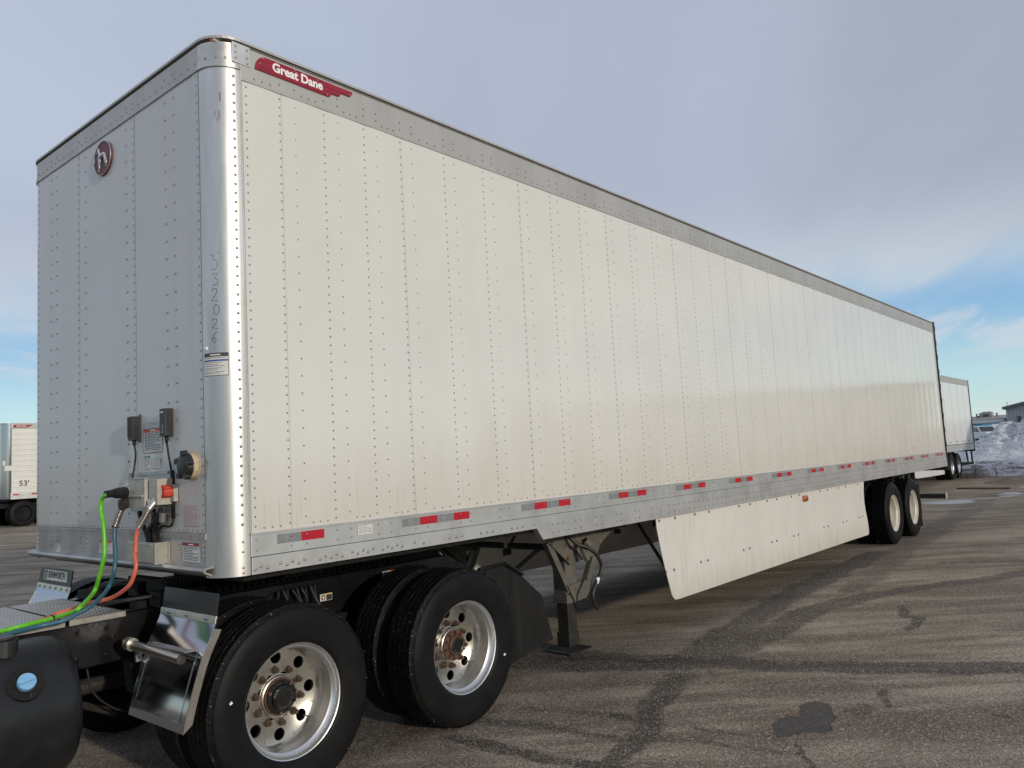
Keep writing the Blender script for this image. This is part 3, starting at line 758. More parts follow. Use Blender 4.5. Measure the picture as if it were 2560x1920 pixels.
# control boxes and their cables
def cbox(y0, y1, z0, z1, dep, fins=False):
    b = MB(); b.box(-dep, -.003, y0, y1, z0, z1)
    if fins:
        for k in range(5): q = y0+.004+(y1-y0-.008)*k/4; b.box(-dep-.004, -dep, q-.003, q+.003, z0+.02, z1)
        b.box(-.012, -.003, y0-.004, y0+.006, z0-.012, z1+.012)
    return b.build('control_box', 'plastic_black', tr, bevel=.003)
cb1 = cbox(.862, .925, 1.94, 2.078, .050, True); cb2 = cbox(.480, .545, 1.943, 2.095, .048)
text_part('print', 'Power', .018, frame((-.0485, .512, 1.985), ZU, (0, 1, 0)), 'silver_print', cb2, .0003)
b = MB(); b.box(-.0488, -.048, .505, .53, 2.072, 2.080); b.build('print', 'white_print', cb2)
b = MB(); b.tube([(-.028, .893, 1.942), (-.028, .893, 1.925), (-.026, .893, 1.91)], .01, 8, True, [.012, .010, .006]); b.tube(catmull([(-.026, .893, 1.915), (-.022, .888, 1.86), (-.024, .897, 1.80), (-.045, .885, 1.715)]), .0055, 8); b.build('cable', 'cable_black', cb1, smooth=True)
b = MB(); b.tube([(-.026, .510, 1.944), (-.026, .510, 1.925), (-.026, .508, 1.90)], .01, 8, True, [.012, .010, .006]); b.tube(catmull([(-.026, .508, 1.91), (-.018, .502, 1.83), (-.012, .486, 1.74), (-.012, .478, 1.62), (-.012, .474, 1.53), (-.012, .484, 1.475), (-.012, .52, 1.453), (-.012, .60, 1.455), (-.012, .642, 1.43), (-.014, .655, 1.37), (-.02, .66, 1.33)]), .006, 8)
b.tube([(-.012, .480, 1.755), (-.012, .474, 1.50)], .011, 8); b.build('cable', 'cable_black', cb2, smooth=True)
# printed labels
sticker('small_label', tr, (-.0035, .768, 2.006), YF, ZU, .134, .029, rows=2, border='ink_soft')
sticker('warning_label', tr, (-.0035, .826, 1.862), YF, ZU, .226, .136, head='orange_print', rows=11, ink='ink', headh=.14)
sticker('inspection_label', tr, (-.0035, .815, 1.772), YF, ZU, .073, .073, head='green_print', rows=7)
sticker('small_label', tr, (-.0035, .714, 1.773), YF, ZU, .09, .055, rows=6)
sticker('notice_label', tr, (-.0035, .362, 1.460), YF, ZU, .145, .103, rows=12, ink='pink_print', border='pink_print', base='front_paint')
sticker('warning_label', ap, (-.003, .394, 1.270), YF, ZU, .180, .102, head='maroon_print', rows=9, ink='ink')
sticker('warning_label', ap, (-.003, 1.429, 1.274), YF, ZU, .184, .080, head='orange_print', rows=6)
sticker('small_label', ap, (-.003, 2.114, 1.258), YF, ZU, .079, .060, rows=6)
# document canister
b = MB(); yy, zq = .272, 1.775
def xcyl(b, x0, x1, y, zc_, r, r2=None, n=28): b.tube([(x0, y, zc_), (x1, y, zc_)], r, n, True, [r, r2 or r])
xcyl(b, -.002, -.034, yy, zq, .072, .070); xcyl(b, -.001, -.006, yy, zq, .079)
dcn = b.build('document_canister', 'beige_plastic', tr, bevel=.002)
b = MB(); xcyl(b, -.034, -.062, yy, zq, .068, .060); xcyl(b, -.062, -.070, yy, zq, .060, .045)
for q in (0, 1.25, 2.5, 3.76, 5.0): b.tube([(-.040, yy+.066*math.cos(q+.4), zq+.066*math.sin(q+.4)), (-.070, yy+.064*math.cos(q+.4), zq+.064*math.sin(q+.4))], .016, 10)
b.build('canister_lid', 'plastic_black', dcn, smooth=True, auto=40)

# electrical and air connection plate
b = MB(); b.box(-.008, -.003, .484, 1.0, 1.535, 1.755); b.box(-.014, -.008, .484, 1.0, 1.737, 1.755); b.box(-.014, -.008, .484, .76, 1.512, 1.532); cp = b.build('connection_plate', 'steel_plate', tr, bevel=.001)
b = MB(); b.domes([(-.014, .96, 1.746), (-.014, .515, 1.748), (-.014, .51, 1.522)], NF, .010, .008, 6); b.build('bolt', 'rivet_dark', cp, kind='stuff')
b = MB(); b.box(-.115, -.006, .585, .775, 1.560, 1.715); b.box(-.100, -.006, .47, .57, 1.575, 1.715); b.box(-.118, -.1, .58, .78, 1.715, 1.722)
b.box(-.125, -.113, .60, .76, 1.62, 1.63); nb = b.build('junction_box', 'grey_box', cp, bevel=.006)
b = MB(); b.tube([(-.09, .77, 1.652), (-.10, .795, 1.650), (-.112, .815, 1.648)], .03, 14, True, [.036, .032, .028]); b.box(-.13, -.10, .775, .86, 1.690, 1.696); b.build('socket', 'grey_box', nb, smooth=False)
def sh(p, q): return [p, q]
b = MB()
b.tube([(-.03, .55, 1.53), (-.03, .56, 1.48)], .02, 8); b.build('fitting', 'rivet_dark', cp)
for pts in ([(-.03, .83, 1.535), (-.028, .80, 1.47), (-.02, .76, 1.40), (-.02, .74, 1.34)], [(-.03, .66, 1.55), (-.03, .665, 1.48), (-.03, .70, 1.42), (-.02, .70, 1.33)], [(-.03, .58, 1.55), (-.035, .60, 1.48), (-.03, .655, 1.43), (-.02, .665, 1.33)], [(-.03, .60, 1.52), (-.045, .64, 1.47), (-.035, .72, 1.42), (-.02, .72, 1.33)]):
    b = MB(); b.tube(catmull(pts), .013, 8); b.build('loom', 'cable_black', cp, smooth=True)
b = MB(); b.box(-.075, -.003, .555, .572, 1.255, 1.372); b.box(-.075, -.068, .572, .885, 1.262, 1.372); b.box(-.075, -.003, .885, .892, 1.262, 1.36); b.box(-.006, -.003, .530, .556, 1.255, 1.372); b.box(-.079, -.075, .585, .875, 1.355, 1.366)
b.build('cable_pocket', 'pocket_metal', ap, bevel=.001)

# print on the near corner post
def onpost(a, zz, off=.0015): a = R(a); return (RC-(RC+off)*math.cos(a), RC-(RC+off)*math.sin(a), zz)
def postrect(b, a0, a1, z0, z1, off, mi, n=8):
    b.m(mi); o = len(b.v)
    for k in range(n+1):
        a = a0+(a1-a0)*k/n; b.v += [onpost(a, z0, off), onpost(a, z1, off)]
    for k in range(n): b.f.append((o+2*k, o+2*k+2, o+2*k+3, o+2*k+1)); b.mi.append(mi)
b = MB(); postrect(b, 5, 57, 2.232, 2.352, .0012, 1); postrect(b, 6, 56, 2.235, 2.350, .0016, 0); postrect(b, 6, 56, 2.332, 2.350, .0020, 1); postrect(b, 6, 56, 2.308, 2.316, .0020, 2)
for k, zz in enumerate([2.324, 2.300, 2.290, 2.281, 2.270, 2.262, 2.251, 2.243]): postrect(b, 9, 52-(k*7 % 19), zz, zz+.0035, .0020, 3)
postrect(b, 20, 42, 2.338, 2.345, .0024, 0)
b.build('notice_label', ['sticker_white', 'ink', 'blue_print', 'ink_soft'], tr)
b = MB()
G = {'T': [[(-.7, .72), (.9, .95)], [(-.1, .8), (-.25, .25), (.25, .15), (.55, -.3), (.2, -.8), (-.45, -.85)]],
     '3': [[(-.5, .85), (.5, .9), (0, .2), (.5, -.1), (.45, -.8), (-.35, -.9)]],
     '2': [[(-.5, .5), (-.2, .9), (.35, .8), (.4, .3), (-.1, -.4), (-.55, -.75), (.55, -.9)]],
     '0': [[(0, .9), (-.45, .3), (-.35, -.6), (.05, -.9), (.5, -.2), (.4, .6), (0, .9)]],
     '6': [[(.4, .9), (-.2, .3), (-.5, -.4), (-.1, -.9), (.25, -.5), (.1, -.05), (-.35, -.2)]]}
zt0 = 2.885
for ch, hh, cc in (('T', .050, 33), ('3', .034, 33), ('2', .038, 32), ('0', .033, 35), ('2', .029, 31), ('6', .034, 31)):
    b = MB()
    for st_ in G[ch]: b.tube([onpost(cc+p[0]*12, zt0-hh+p[1]*hh, .0002) for p in st_], .0019, 4, True)
    b.build('handwritten_digit', 'marker_ink', tr); zt0 -= hh*2+.010
MB().tube([onpost(50, 3.76, .0002), onpost(50, 3.71, .0002)], .003, 4).build('scribble', 'marker_ink', tr)
MB().tube([onpost(42, 3.655, .0002), onpost(38, 3.64, .0002), onpost(44, 3.60, .0002), onpost(48, 3.66, .0002), onpost(49, 3.61, .0002)], .0017, 4).build('scribble', 'marker_ink', tr)
MB().tube([onpost(a_, zz_, .0035) for a_, zz_ in ((25, 1.235), (52, 1.235), (52, 1.29), (25, 1.29), (25, 1.235))], .0009, 4).tube([onpost(25, 1.262, .0035), onpost(52, 1.262, .0035)], .0009, 4).build('stamped_outline', 'ink_soft', tr)
b = MB(); b.domes([onpost(11, 2.378, 0)], (-math.cos(R(11)), -math.sin(R(11)), 0), .012, .008, 10); b.build('post_button', 'white_print', tr, smooth=True)

# side skirts
sk = [(4.313, 1.150), (4.318, 1.03), (4.345, .92), (4.375, .80), (4.42, .66), (4.47, .52), (4.505, .42), (4.53, .375), (4.575, .347), (4.65, .343)]
sk += [(x, .343-(x-4.65)*.0045) for x in (5.8, 7.2, 8.6, 9.8)]+[(10.52, .313), (10.585, .325), (10.60, .37), (10.585, .50), (10.53, .66), (10.50, .80), (10.51, .95), (10.55, 1.06), (10.56, 1.130)]
for side in (0, 1):
    y0 = .012 if side == 0 else WD-.012-.006
    b = MB(); b.prism(sk, 1, y0, y0+.006); ss = b.build('side_skirt', 'skirt_paint', tr)
    if side == 0:
        b = MB(); P_ = [(x, y0-.0005, 1.088-(x-4.3)*.001) for x in (4.365, 4.666, 5.071, 5.379, 6.097, 6.389, 6.867, 7.155, 7.62, 7.88, 8.64, 8.934, 9.38, 9.685, 10.25)]
        P_ += [(x, y0-.0005, .62-(x-4.4)*.003) for x in (4.429, 4.58, 5.125, 5.277, 6.13, 6.288, 6.904, 7.053, 7.59, 7.744, 8.666, 8.828, 9.448, 9.608, 10.20, 10.36)]
        b.domes(P_, YF, .014, .010, 8); b.build('skirt_bolts', 'rivet_dark', ss, kind='stuff')
        b = MB(); b.prism([(8.06+.075*math.copysign(abs(math.cos(q))**.6, math.cos(q)), 1.03+.038*math.copysign(abs(math.sin(q))**.6, math.sin(q))) for q in [2*math.pi*i/24 for i in range(24)]], 1, y0-.022, y0); b.build('side_marker', 'amber_lens', ss, smooth=True)
    for x in (4.5, 5.2, 6.2, 6.98, 7.66, 8.74, 9.52, 10.28):
        b = MB(); yy2 = y0+.012 if side == 0 else y0-.012; sg = 1 if side == 0 else -1
        b.tube([(x, yy2, .61), (x, yy2+sg*.35, 1.14)], .018, 6); b.box(x-.07, x+.07, yy2-.006, yy2+.006, .57, .65); b.build('skirt_brace', 'leg_black', ss)
# ------------------------------------------------------------------ wheels
def tyre_mesh(c, sgn, n=96, big=True):
    side_o = [(.290, -.004), (.300, .010), (.318, .018), (.3185, .0195), (.345, .025), (.385, .030), (.425, .0305), (.455, .025), (.476, .015), (.4765, .012), (.488, .004)]
    tr_ = [(.4975, -.004)]; d0, d1 = -.006, -.214; ribs = 5; gw = .011; rw = (d0-d1-gw*(ribs-1))/ribs; q = d0
    for k in range(ribs):
        tr_ += [(.503, q-.0005), (.503, q-rw+.0005)]; q -= rw
        if k < ribs-1: tr_ += [(.488, q-.002), (.488, q-gw+.002)]; q -= gw
    tr_ += [(.4975, -.216)]
    side_i = [(r_, -.220-dd) for r_, dd in reversed(side_o)]
    prof = side_o+tr_+side_i; o = MB(); N = len(prof); i0, i1 = len(side_o)-1, len(side_o)+len(tr_)
    for j, (r_, dd) in enumerate(prof):
        for k in range(n):
            a = 2*math.pi*k/n; rr = r_
            if j in (i0, i0+1, i1-1, i1) and k % 4 == 0: rr -= .006
            o.v.append((c[0]+rr*math.cos(a), c[1]-sgn*dd, c[2]+rr*math.sin(a)))
    for i in range(N-1):
        for k in range(n):
            k2 = (k+1) % n; o.f.append((i*n+k, i*n+k2, (i+1)*n+k2, (i+1)*n+k)); o.mi.append(1 if i0 <= i < i1 else 0)
    return o
def disc_holes(b, c, sgn, dd, r0, r1, rh, rc, nh=8, ns=24):
    for h in range(nh):
        a0 = 2*math.pi*h/nh+.03; hx, hz = rc*math.cos(a0), rc*math.sin(a0); half = math.pi/nh; inn = []; out = []
        for k in range(ns):
            q = 2*math.pi*k/ns+a0; ux, uz = math.cos(q), math.sin(q); inn.append((hx+rh*ux, hz+rh*uz)); lo, hi = 0, .5
            for _ in range(22):
                m = (lo+hi)/2; px, pz = hx+ux*m, hz+uz*m; rr = math.hypot(px, pz); an = math.atan2(pz, px)-a0; an = (an+math.pi) % (2*math.pi)-math.pi
                if r0 < rr < r1 and abs(an) < half: lo = m
                else: hi = m
            out.append((hx+ux*lo, hz+uz*lo))
        for k in range(ns):
            k2 = (k+1) % ns; f = lambda p, e=0: (c[0]+p[0], c[1]-sgn*(dd-e), c[2]+p[1])
            b.quad(f(inn[k]), f(inn[k2]), f(out[k2]), f(out[k])); b.quad(f(inn[k]), f(inn[k2]), f(inn[k2], .014), f(inn[k], .014))
def wheel(parent, x, y, zc, sgn, kind='alu', hub='black', inner=True, full=True):
    c = (x, y, zc); lipm = 'rim_lip' if kind == 'alu' else 'rim_cream'; bm = 'polished_alu' if kind == 'alu' else 'rim_cream'
    b = MB(); b.lathe([(.291, -.02), (.303, -.004), (.303, .004), (.299, .008), (.294, .006), (.290, -.004), (.288, -.016), (.279, -.028), (.268, -.036), (.2665, -.044), (.262, -.085), (.257, -.112), (.250, -.122), (.2475, -.158)], c, 72, sgn)
    b.m(1); disc_holes(b, c, sgn, -.158, .118, .248, .033, .205); b.lathe([(.118, -.158), (.116, -.153), (.112, -.152), (.105, -.155)], c, 48, sgn)
    wh = b.build('wheel', [lipm, bm], parent, smooth=True, auto=35)
    tyre_mesh(c, sgn).build('tyre', ['tyre_side', 'tyre_tread'], wh, smooth=True, auto=40)
    hm = 'polished_alu' if kind == 'alu' else 'under_steel'
    he = {'deep': -.140, 'black': -.125, 'rust': -.100}[hub]
    b = MB(); b.lathe([(.104, -.16), (.104, he-.018), (.100, he-.016)], c, 40, sgn); b.build('hub_barrel', hm, wh, smooth=True, auto=40)
    b = MB(); fl = 'hub_rust' if hub != 'deep' else 'under_steel'
    b.lathe([(.100, he-.020), (.100, he-.004), (.096, he), (.060, he+.001)], c, 40, sgn)
    for k in range(10):
        a = 2*math.pi*k/10+.2; px, pz = x+.083*math.cos(a), zc+.083*math.sin(a); b.tube([(px, y-sgn*(he-.002), pz), (px, y-sgn*(he+.016), pz)], .0105, 6)
    if hub == 'black': b.m(1).lathe([(.092, he+.0005), (.090, he+.010), (.068, he+.012)], c, 32, sgn); b.mi = [1 if (i > 120 and i % 3) else m_ for i, m_ in enumerate(b.mi)]
    b.lathe([(.068, he), (.062, he+.022), (.048, he+.032), (.044, he+.028), (.02, he+.030), (.0, he+.031)], c, 32, sgn)
    b.build('hub', ['hub_rust', 'hub_black'] if hub == 'black' else [fl, 'hub_black'], wh, smooth=True, auto=35)
    if hub == 'rust':
        b = MB(); b.lathe([(.056, he+.012), (.054, he+.03), (.046, he+.038), (.04, he+.034), (.0, he+.035)], c, 32, sgn); b.build('hub_cap', 'hub_black', wh, smooth=True, auto=35)
    for k in range(10):
        a = 2*math.pi*(k+.5)/10+.12; px, pz = x+.143*math.cos(a), zc+.143*math.sin(a)
        b = MB(); b.tube([(px, y-sgn*(-.157), pz), (px, y-sgn*(-.153), pz)], .022, 10); b.tube([(px, y-sgn*(-.153), pz), (px, y-sgn*(-.128), pz)], .0165, 6); b.tube([(px, y-sgn*(-.128), pz), (px, y-sgn*(-.118), pz)], .010, 6)
        b.build('wheel_nut', 'nut_brown' if kind == 'alu' else 'rim_cream', wh)
    b = MB(); a = -.75; px, pz = x+.205*math.cos(a), zc+.205*math.sin(a); b.tube([(px, y+sgn*.17, pz), (px+.012, y+sgn*.12, pz-.004), (px+.04, y+sgn*.105, pz-.012)], .004, 6); b.build('valve', 'chrome', wh)
    b = MB(); b.lathe([(.30, -.22), (.25, -.20), (.25, -.16)], c, 40, sgn); b.build('inner_rim', 'backing', wh)
    if kind == 'alu' and sgn > 0:
        qa, qr = (math.radians(168), .405) if hub == 'black' else (math.radians(-20), .37)
        MB().tube([(x+qr*math.cos(qa), y-.029, zc+qr*math.sin(qa)), (x+qr*math.cos(qa)+.012, y-.033, zc+qr*math.sin(qa)+.010)], .007, 6).build('chalk_mark', 'white_print', wh)
    if inner:
        c2 = (x, y+sgn*.335, zc); b = tyre_mesh(c2, sgn, 72); b.build('inner_tyre', ['tyre_side', 'tyre_tread'], wh, smooth=True, auto=40)
        b = MB(); b.lathe([(.302, -.0), (.27, -.03), (.26, -.2), (.30, -.22)], c2, 40, sgn); b.lathe([(.27, -.05), (.12, -.05)], c2, 40, sgn); b.build('inner_rim', 'black_grime', wh)
    return wh
RW = .5025
def axle(parent, x, m='under_steel'):
    b = MB(); b.tube([(x, .36, RW), (x, 2.23, RW)], .068, 14); b.tube([(x, .72, RW), (x, .74, RW)], .2, 24); b.tube([(x, 1.85, RW), (x, 1.87, RW)], .2, 24)
    b.tube([(x-.12, .8, .62), (x-.26, .8, .70)], .085, 14); b.tube([(x-.12, 1.79, .62), (x-.26, 1.79, .70)], .085, 14)
    return b.build('axle', m, parent, smooth=True, auto=40)
# trailer running gear
for x in (12.13, 13.375):
    wheel(tr, x, .0375, RW, 1, 'cream', 'deep'); wheel(tr, x, WD-.0375, RW, -1, 'cream', 'deep'); axle(tr, x)
    for y in (.72, 1.87):
        b = MB(); b.prism([(x-.55, .98), (x-.38, .98), (x-.40, .62), (x-.50, .62)], 1, y-.06, y+.06); b.box(x-.5, x+.25, y-.04, y+.04, .56, .63); b.tube([(x+.22, y, .62), (x+.22, y, .95)], .12, 16); b.build('suspension', 'under_steel', tr, bevel=.004)
for y in (.09, 1.88):
    b = MB(); b.box(14.12, 14.135, y, y+.62, .10, .72); fl = b.build('mudflap', 'mud_rubber', tr)
    b = MB(); b.box(14.08, 14.15, y, y+.64, .72, .76); b.box(14.09, 14.13, y, y+.62, .76, .86); b.box(14.05, 14.11, y+.42, y+.50, .84, 1.12); b.build('flap_bracket', 'under_steel', tr)
b = MB(); b.box(16.08, 16.19, .075, WD-.075, .462, .555)
b.build('impact_guard', 'under_steel', tr, bevel=.004, label='horizontal rear impact guard beam')
b = MB(); b.box(16.075, 16.195, .060, .074, .455, .575); b.build('guard_end_cap', 'grey_box', tr)
for y in (.62, 1.90): b = MB(); b.box(16.10, 16.18, y, y+.08, .555, 1.10); b.build('guard_upright', 'under_steel', tr)
b = MB(); b.box(13.95, 14.02, .30, .37, .80, 1.12); b.build('hanger_post', 'leg_steel', tr)
# landing gear
for side in (0, 1):
    f = (lambda y: y) if side == 0 else (lambda y: WD-y)
    def bx(b, x0, x1, y0, y1, z0, z1): b.box(x0, x1, f(y0), f(y1), z0, z1)
    lx, ly = 3.70, .62
    b = MB(); bx(b, lx-.085, lx+.085, ly-.07, ly+.07, .50, 1.16); bx(b, lx-.095, lx+.095, ly-.08, ly+.08, .425, .50); leg = b.build('landing_leg', 'leg_steel', tr, bevel=.006)
    b = MB(); bx(b, lx-.066, lx+.066, ly-.058, ly+.058, .055, .43); b.m(0); bx(b, lx-.078, lx+.078, ly-.068, ly+.068, .05, .17); b.build('inner_leg', 'leg_black', leg, bevel=.004)
    b = MB(); pts = [(lx-.16, .012), (lx-.13, .004), (lx+.13, .004), (lx+.17, .012), (lx+.165, .020), (lx+.12, .016), (lx-.12, .016), (lx-.155, .020)]; ya, yb = sorted((f(ly-.13), f(ly+.13))); b.prism(pts, 1, ya, yb); b.build('foot_plate', 'leg_black', leg)
    ya, yb = sorted((f(ly-.10), f(ly-.085)))
    b = MB(); b.prism([(3.24, 1.135), (4.44, 1.128), (4.42, 1.02), (4.10, .86), (4.06, .80), (3.66, .76), (3.30, 1.03)], 1, ya, yb); wp = b.build('wing_plate', 'leg_steel', tr, bevel=.004)
    b = MB(); b.domes([(x, f(ly-.102), zz) for x, zz in ((3.40, .98), (3.60, .94), (3.60, 1.02), (3.86, .95), (3.84, 1.05), (3.62, .82), (3.75, .86))], (0, -1 if side == 0 else 1, 0), .018, .01, 10); b.build('wing_bolts', 'hub_rust', wp, kind='stuff')
    for pts in ([(3.38, .98), (3.66, .52)], [(4.16, .93), (3.90, .52)]):
        b = MB(); (xa, za), (xb, zb) = pts; ya, yb = sorted((f(ly-.085), f(ly-.03))); w_ = .035
        b.prism([(xa-w_, za), (xa+w_, za), (xb+w_, zb), (xb-w_, zb)], 1, ya, yb); b.build('diagonal_brace', 'leg_steel', tr)
    ya, yb = sorted((f(ly-.10), f(ly-.088)))
    b = MB(); b.prism([(3.60, .585), (3.95, .60), (3.93, .50), (3.88, .445), (3.70, .43)], 1, ya, yb); b.build('brace_plate', 'leg_steel', tr)
    b = MB(); b.tube([(lx, f(ly+.03), .9), (lx, f(1.25), .9)], .03, 8); b.tube([(3.4, f(ly), .95), (3.45, f(1.25), .55)], .02, 8); b.build('cross_shaft', 'under_steel', tr)
b = MB(); b.tube(catmull([(3.56, .50, 1.05), (3.60, .46, 1.00), (3.64, .42, .945), (3.70, .38, .92), (3.78, .34, .86), (3.85, .33, .77), (3.845, .33, .69), (3.77, .33, .61), (3.70, .33, .52), (3.71, .33, .44), (3.76, .33, .38)], 6), .0165, 8); cr = b.build('crank_handle', 'leg_black', tr, smooth=True)
b = MB(); b.tube([(3.795, .33, .64), (3.765, .33, .595)], .0185, 10); b.build('crank_sleeve', 'white_print', cr)
b = MB(); b.tube([(3.72, .40, .97), (3.76, .38, .93)], .035, 10); b.tube([(3.71, .42, .91), (3.75, .40, .80)], .028, 10); b.build('gearbox', 'leg_steel', tr, smooth=False)
b = MB(); b.tube([(4.27, .40, 1.10), (4.27, .50, 1.10)], .06, 12); b.box(4.24, 4.40, .38, .47, 1.02, 1.06); b.build('gear_case', 'leg_steel', tr)

# ------------------------------------------------------------------ tractor (rear half in view)
tk = thing('truck_tractor', 'black tractor unit frame with four dual wheels coupled under the front of the long trailer', 'truck', (0, 0, 0))
for y in (.865, 1.725-.09):
    b = MB(); b.box(-3.3, 2.42, y, y+.009, .725, .985); b.box(-3.3, 2.42, y, y+.085, .976, .985); b.box(-3.3, 2.42, y, y+.085, .725, .734)
    if y < 1: b.prism([(2.42, .985), (2.47, .978), (2.735, .845), (2.735, .80), (2.42, .725)], 1, y, y+.012)
    b.build('frame_rail', 'black_paint', tk, bevel=.003)
b = MB(); b.box(-.62, .02, .855, .864, .735, .972); b.build('frame_plate', 'black_paint', tk, bevel=.002)
for x, zz in ((-.348, .921), (-.196, .919), (-.348, .772), (-.197, .769), (.05, .90), (1.0, .93), (1.06, .93)):
    b = MB(); b.tube([(x, .862, zz), (x, .848, zz)], .021, 12); b.tube([(x, .848, zz), (x, .832, zz)], .014, 6); b.build('frame_bolt', 'black_paint', tk)
for x in (-2.6, -1.4, -.3, .42, 1.09, 1.76, 2.3):
    b = MB(); b.box(x-.05, x+.05, .87, 1.72, .74, .90); b.build('cross_brace', 'black_grime', tk)
# deck plates
for (xa, xb) in ((-.455, -.17), (-1.45, -.475), (-2.4, -1.47)):
    b = MB(); b.box(xa, xb, .70, 1.56, 1.012, 1.018); b.box(xa, xb, .698, .703, .990, 1.018); dp = b.build('deck_plate', 'tread_alu', tk, bevel=.001)
    b = MB(); i = 0
    for x in np.arange(xa+.016, xb-.012, .027):
        j = 0
        for y in np.arange(.718, 1.55, .027):
            dx, dy = (.0105, .0055) if (i+j) % 2 else (.0055, .0105)
            b.add([(x-dx, y-dy, 1.018), (x+dx, y-dy, 1.018), (x+dx, y+dy, 1.018), (x-dx, y+dy, 1.018), (x, y, 1.0225)], [(0, 1, 4), (1, 2, 4), (2, 3, 4), (3, 0, 4)]); j += 1
        i += 1
    b.build('tread_bumps', 'polished_alu', dp, kind='stuff')
# wheels
wheel(tk, .425, .0375, RW, 1, 'alu', 'black'); wheel(tk, 1.762, .0375, RW, 1, 'alu', 'rust')
wheel(tk, .425, WD-.0375, RW, -1, 'alu', 'rust'); wheel(tk, 1.762, WD-.0375, RW, -1, 'alu', 'rust')
axle(tk, .425, 'black_grime'); axle(tk, 1.762, 'black_grime')
b = MB(); 
for x in (.425, 1.762): b.lathe([(.0, .25), (.12, .2), (.19, .06), (.19, -.06), (.12, -.2), (0, -.25)], (x, 1.295, .5), 20)
b.build('differential', 'black_grime', tk, smooth=True)
for x in (.425, 1.762):
    for y in (.80, 1.79):
        b = MB(); b.box(x-.48, x+.52, y-.045, y+.045, .58, .64); b.prism([(x-.55, .74), (x-.40, .74), (x-.44, .56), (x-.53, .56)], 1, y-.05, y+.05); b.build('spring_beam', 'black_grime', tk, bevel=.004)
        b = MB(); b.lathe([(0, .0), (.10, 0), (.125, -.03), (.12, -.06), (.125, -.09), (.10, -.2), (0, -.2)], (0, 0, 0), 20)
        b.v = [(x+.42+p[0], y+p[2], .64+p[1]) for p in b.v]; b.build('air_spring', 'rubber_flap', tk, smooth=True)
b = MB()
rr = random.Random(3)
b.tube([(1.02, .98, .62), (1.16, .98, .62)], .085, 16); b.tube([(1.16, .98, .62), (1.26, .98, .62)], .07, 16); b.tube([(.98, .6, .68), (1.1, .62, .70)], .075, 16)
b.build('brake_chamber', 'under_steel', tk, smooth=True, auto=40)
for k in range(9):
    b = MB(); x = .86+k*.035; b.tube(catmull([(x, .82, .95), (x+rr.uniform(-.05, .05), .78, .85), (x+rr.uniform(-.1, .1), .74, .74), (x+rr.uniform(-.1, .1), .8, .62)]), rr.uniform(.007, .014), 6); b.build('air_line', 'cable_black', tk, smooth=True)
# fifth wheel and its slide
b = MB(); b.box(-.02, 2.35, .875, .985, .986, 1.035); b.box(-.02, 2.35, 1.605, 1.715, .986, 1.035)
for x in arr(.05, 1.95, .051): b.box(x-.012, x+.012, .852, .872, 1.0, 1.03)
b.build('slide_rail', 'black_grime', tk)
b = MB(); b.box(.62, 1.35, .86, 1.73, 1.036, 1.09); b.prism([(.50, 1.135), (.62, 1.09), (1.35, 1.09), (1.85, 1.04), (1.87, 1.06), (1.40, 1.155), (.62, 1.160)], 1, .82, 1.77); b.prism([(.80, 1.04), (1.15, 1.04), (1.08, 1.10), (.88, 1.10)], 1, .70, .83); b.build('fifth_wheel', 'black_grime', tk, bevel=.004)
b = MB(); b.tube([(-.25+.0, .82, 1.055), (.35, .80, 1.055)], .012, 8); hel = [(.08+.0035*i, .78+.03*math.cos(i*.9), 1.115+.03*math.sin(i*.9)) for i in range(110)]; b.tube(hel, .006, 5, False); b.build('coiled_line', 'cable_black', tk, smooth=True)
b = MB(); b.box(.02, .30, .70, .82, 1.0, 1.08); b.box(.25, .32, 1.0, 1.6, 1.0, 1.09); b.tube([(.10, 1.15, 1.03), (.10, 1.15, 1.10)], .05, 10); b.box(.15, .21, .92, .98, 1.036, 1.12); b.build('slide_stop', 'black_grime', tk)
sticker('tyre_sticker', tk, (1.216, .8635, .820), XS, ZU, .103, .050, rows=4, ink='yellow_print', border='ink', base='sticker_white')
b = MB(); b.tube([(1.243+.013*math.cos(q), .8610, .845+.016*math.sin(q)) for q in [2*math.pi*i/14 for i in range(15)]], .0035, 5, False); b.build('ring_print', 'ink', tk)
b = MB(); b.box(1.268, 1.316, .8612, .8618, .823, .860); b.m(1).box(1.268, 1.316, .8608, .8618, .860, .868); b.build('print', ['ink', 'yellow_print'], tk)
b = MB(); b.box(1.776, 1.85, .860, .864, .882, .945); b.m(1).box(1.85, 1.932, .860, .864, .913, .928); b.m(2).box(1.85, 1.932, .860, .864, .9285, .945); b.m(1)
b.tube([(1.80, .859, .893), (1.792, .859, .912), (1.80, .859, .935)], .003, 4); b.tube([(1.826, .859, .893), (1.834, .859, .912), (1.826, .859, .935)], .003, 4); b.tube([(1.813, .859, .90), (1.813, .859, .93)], .003, 4)
b.build('warning_sticker', ['sticker_white', 'ink', 'orange_print'], tk)
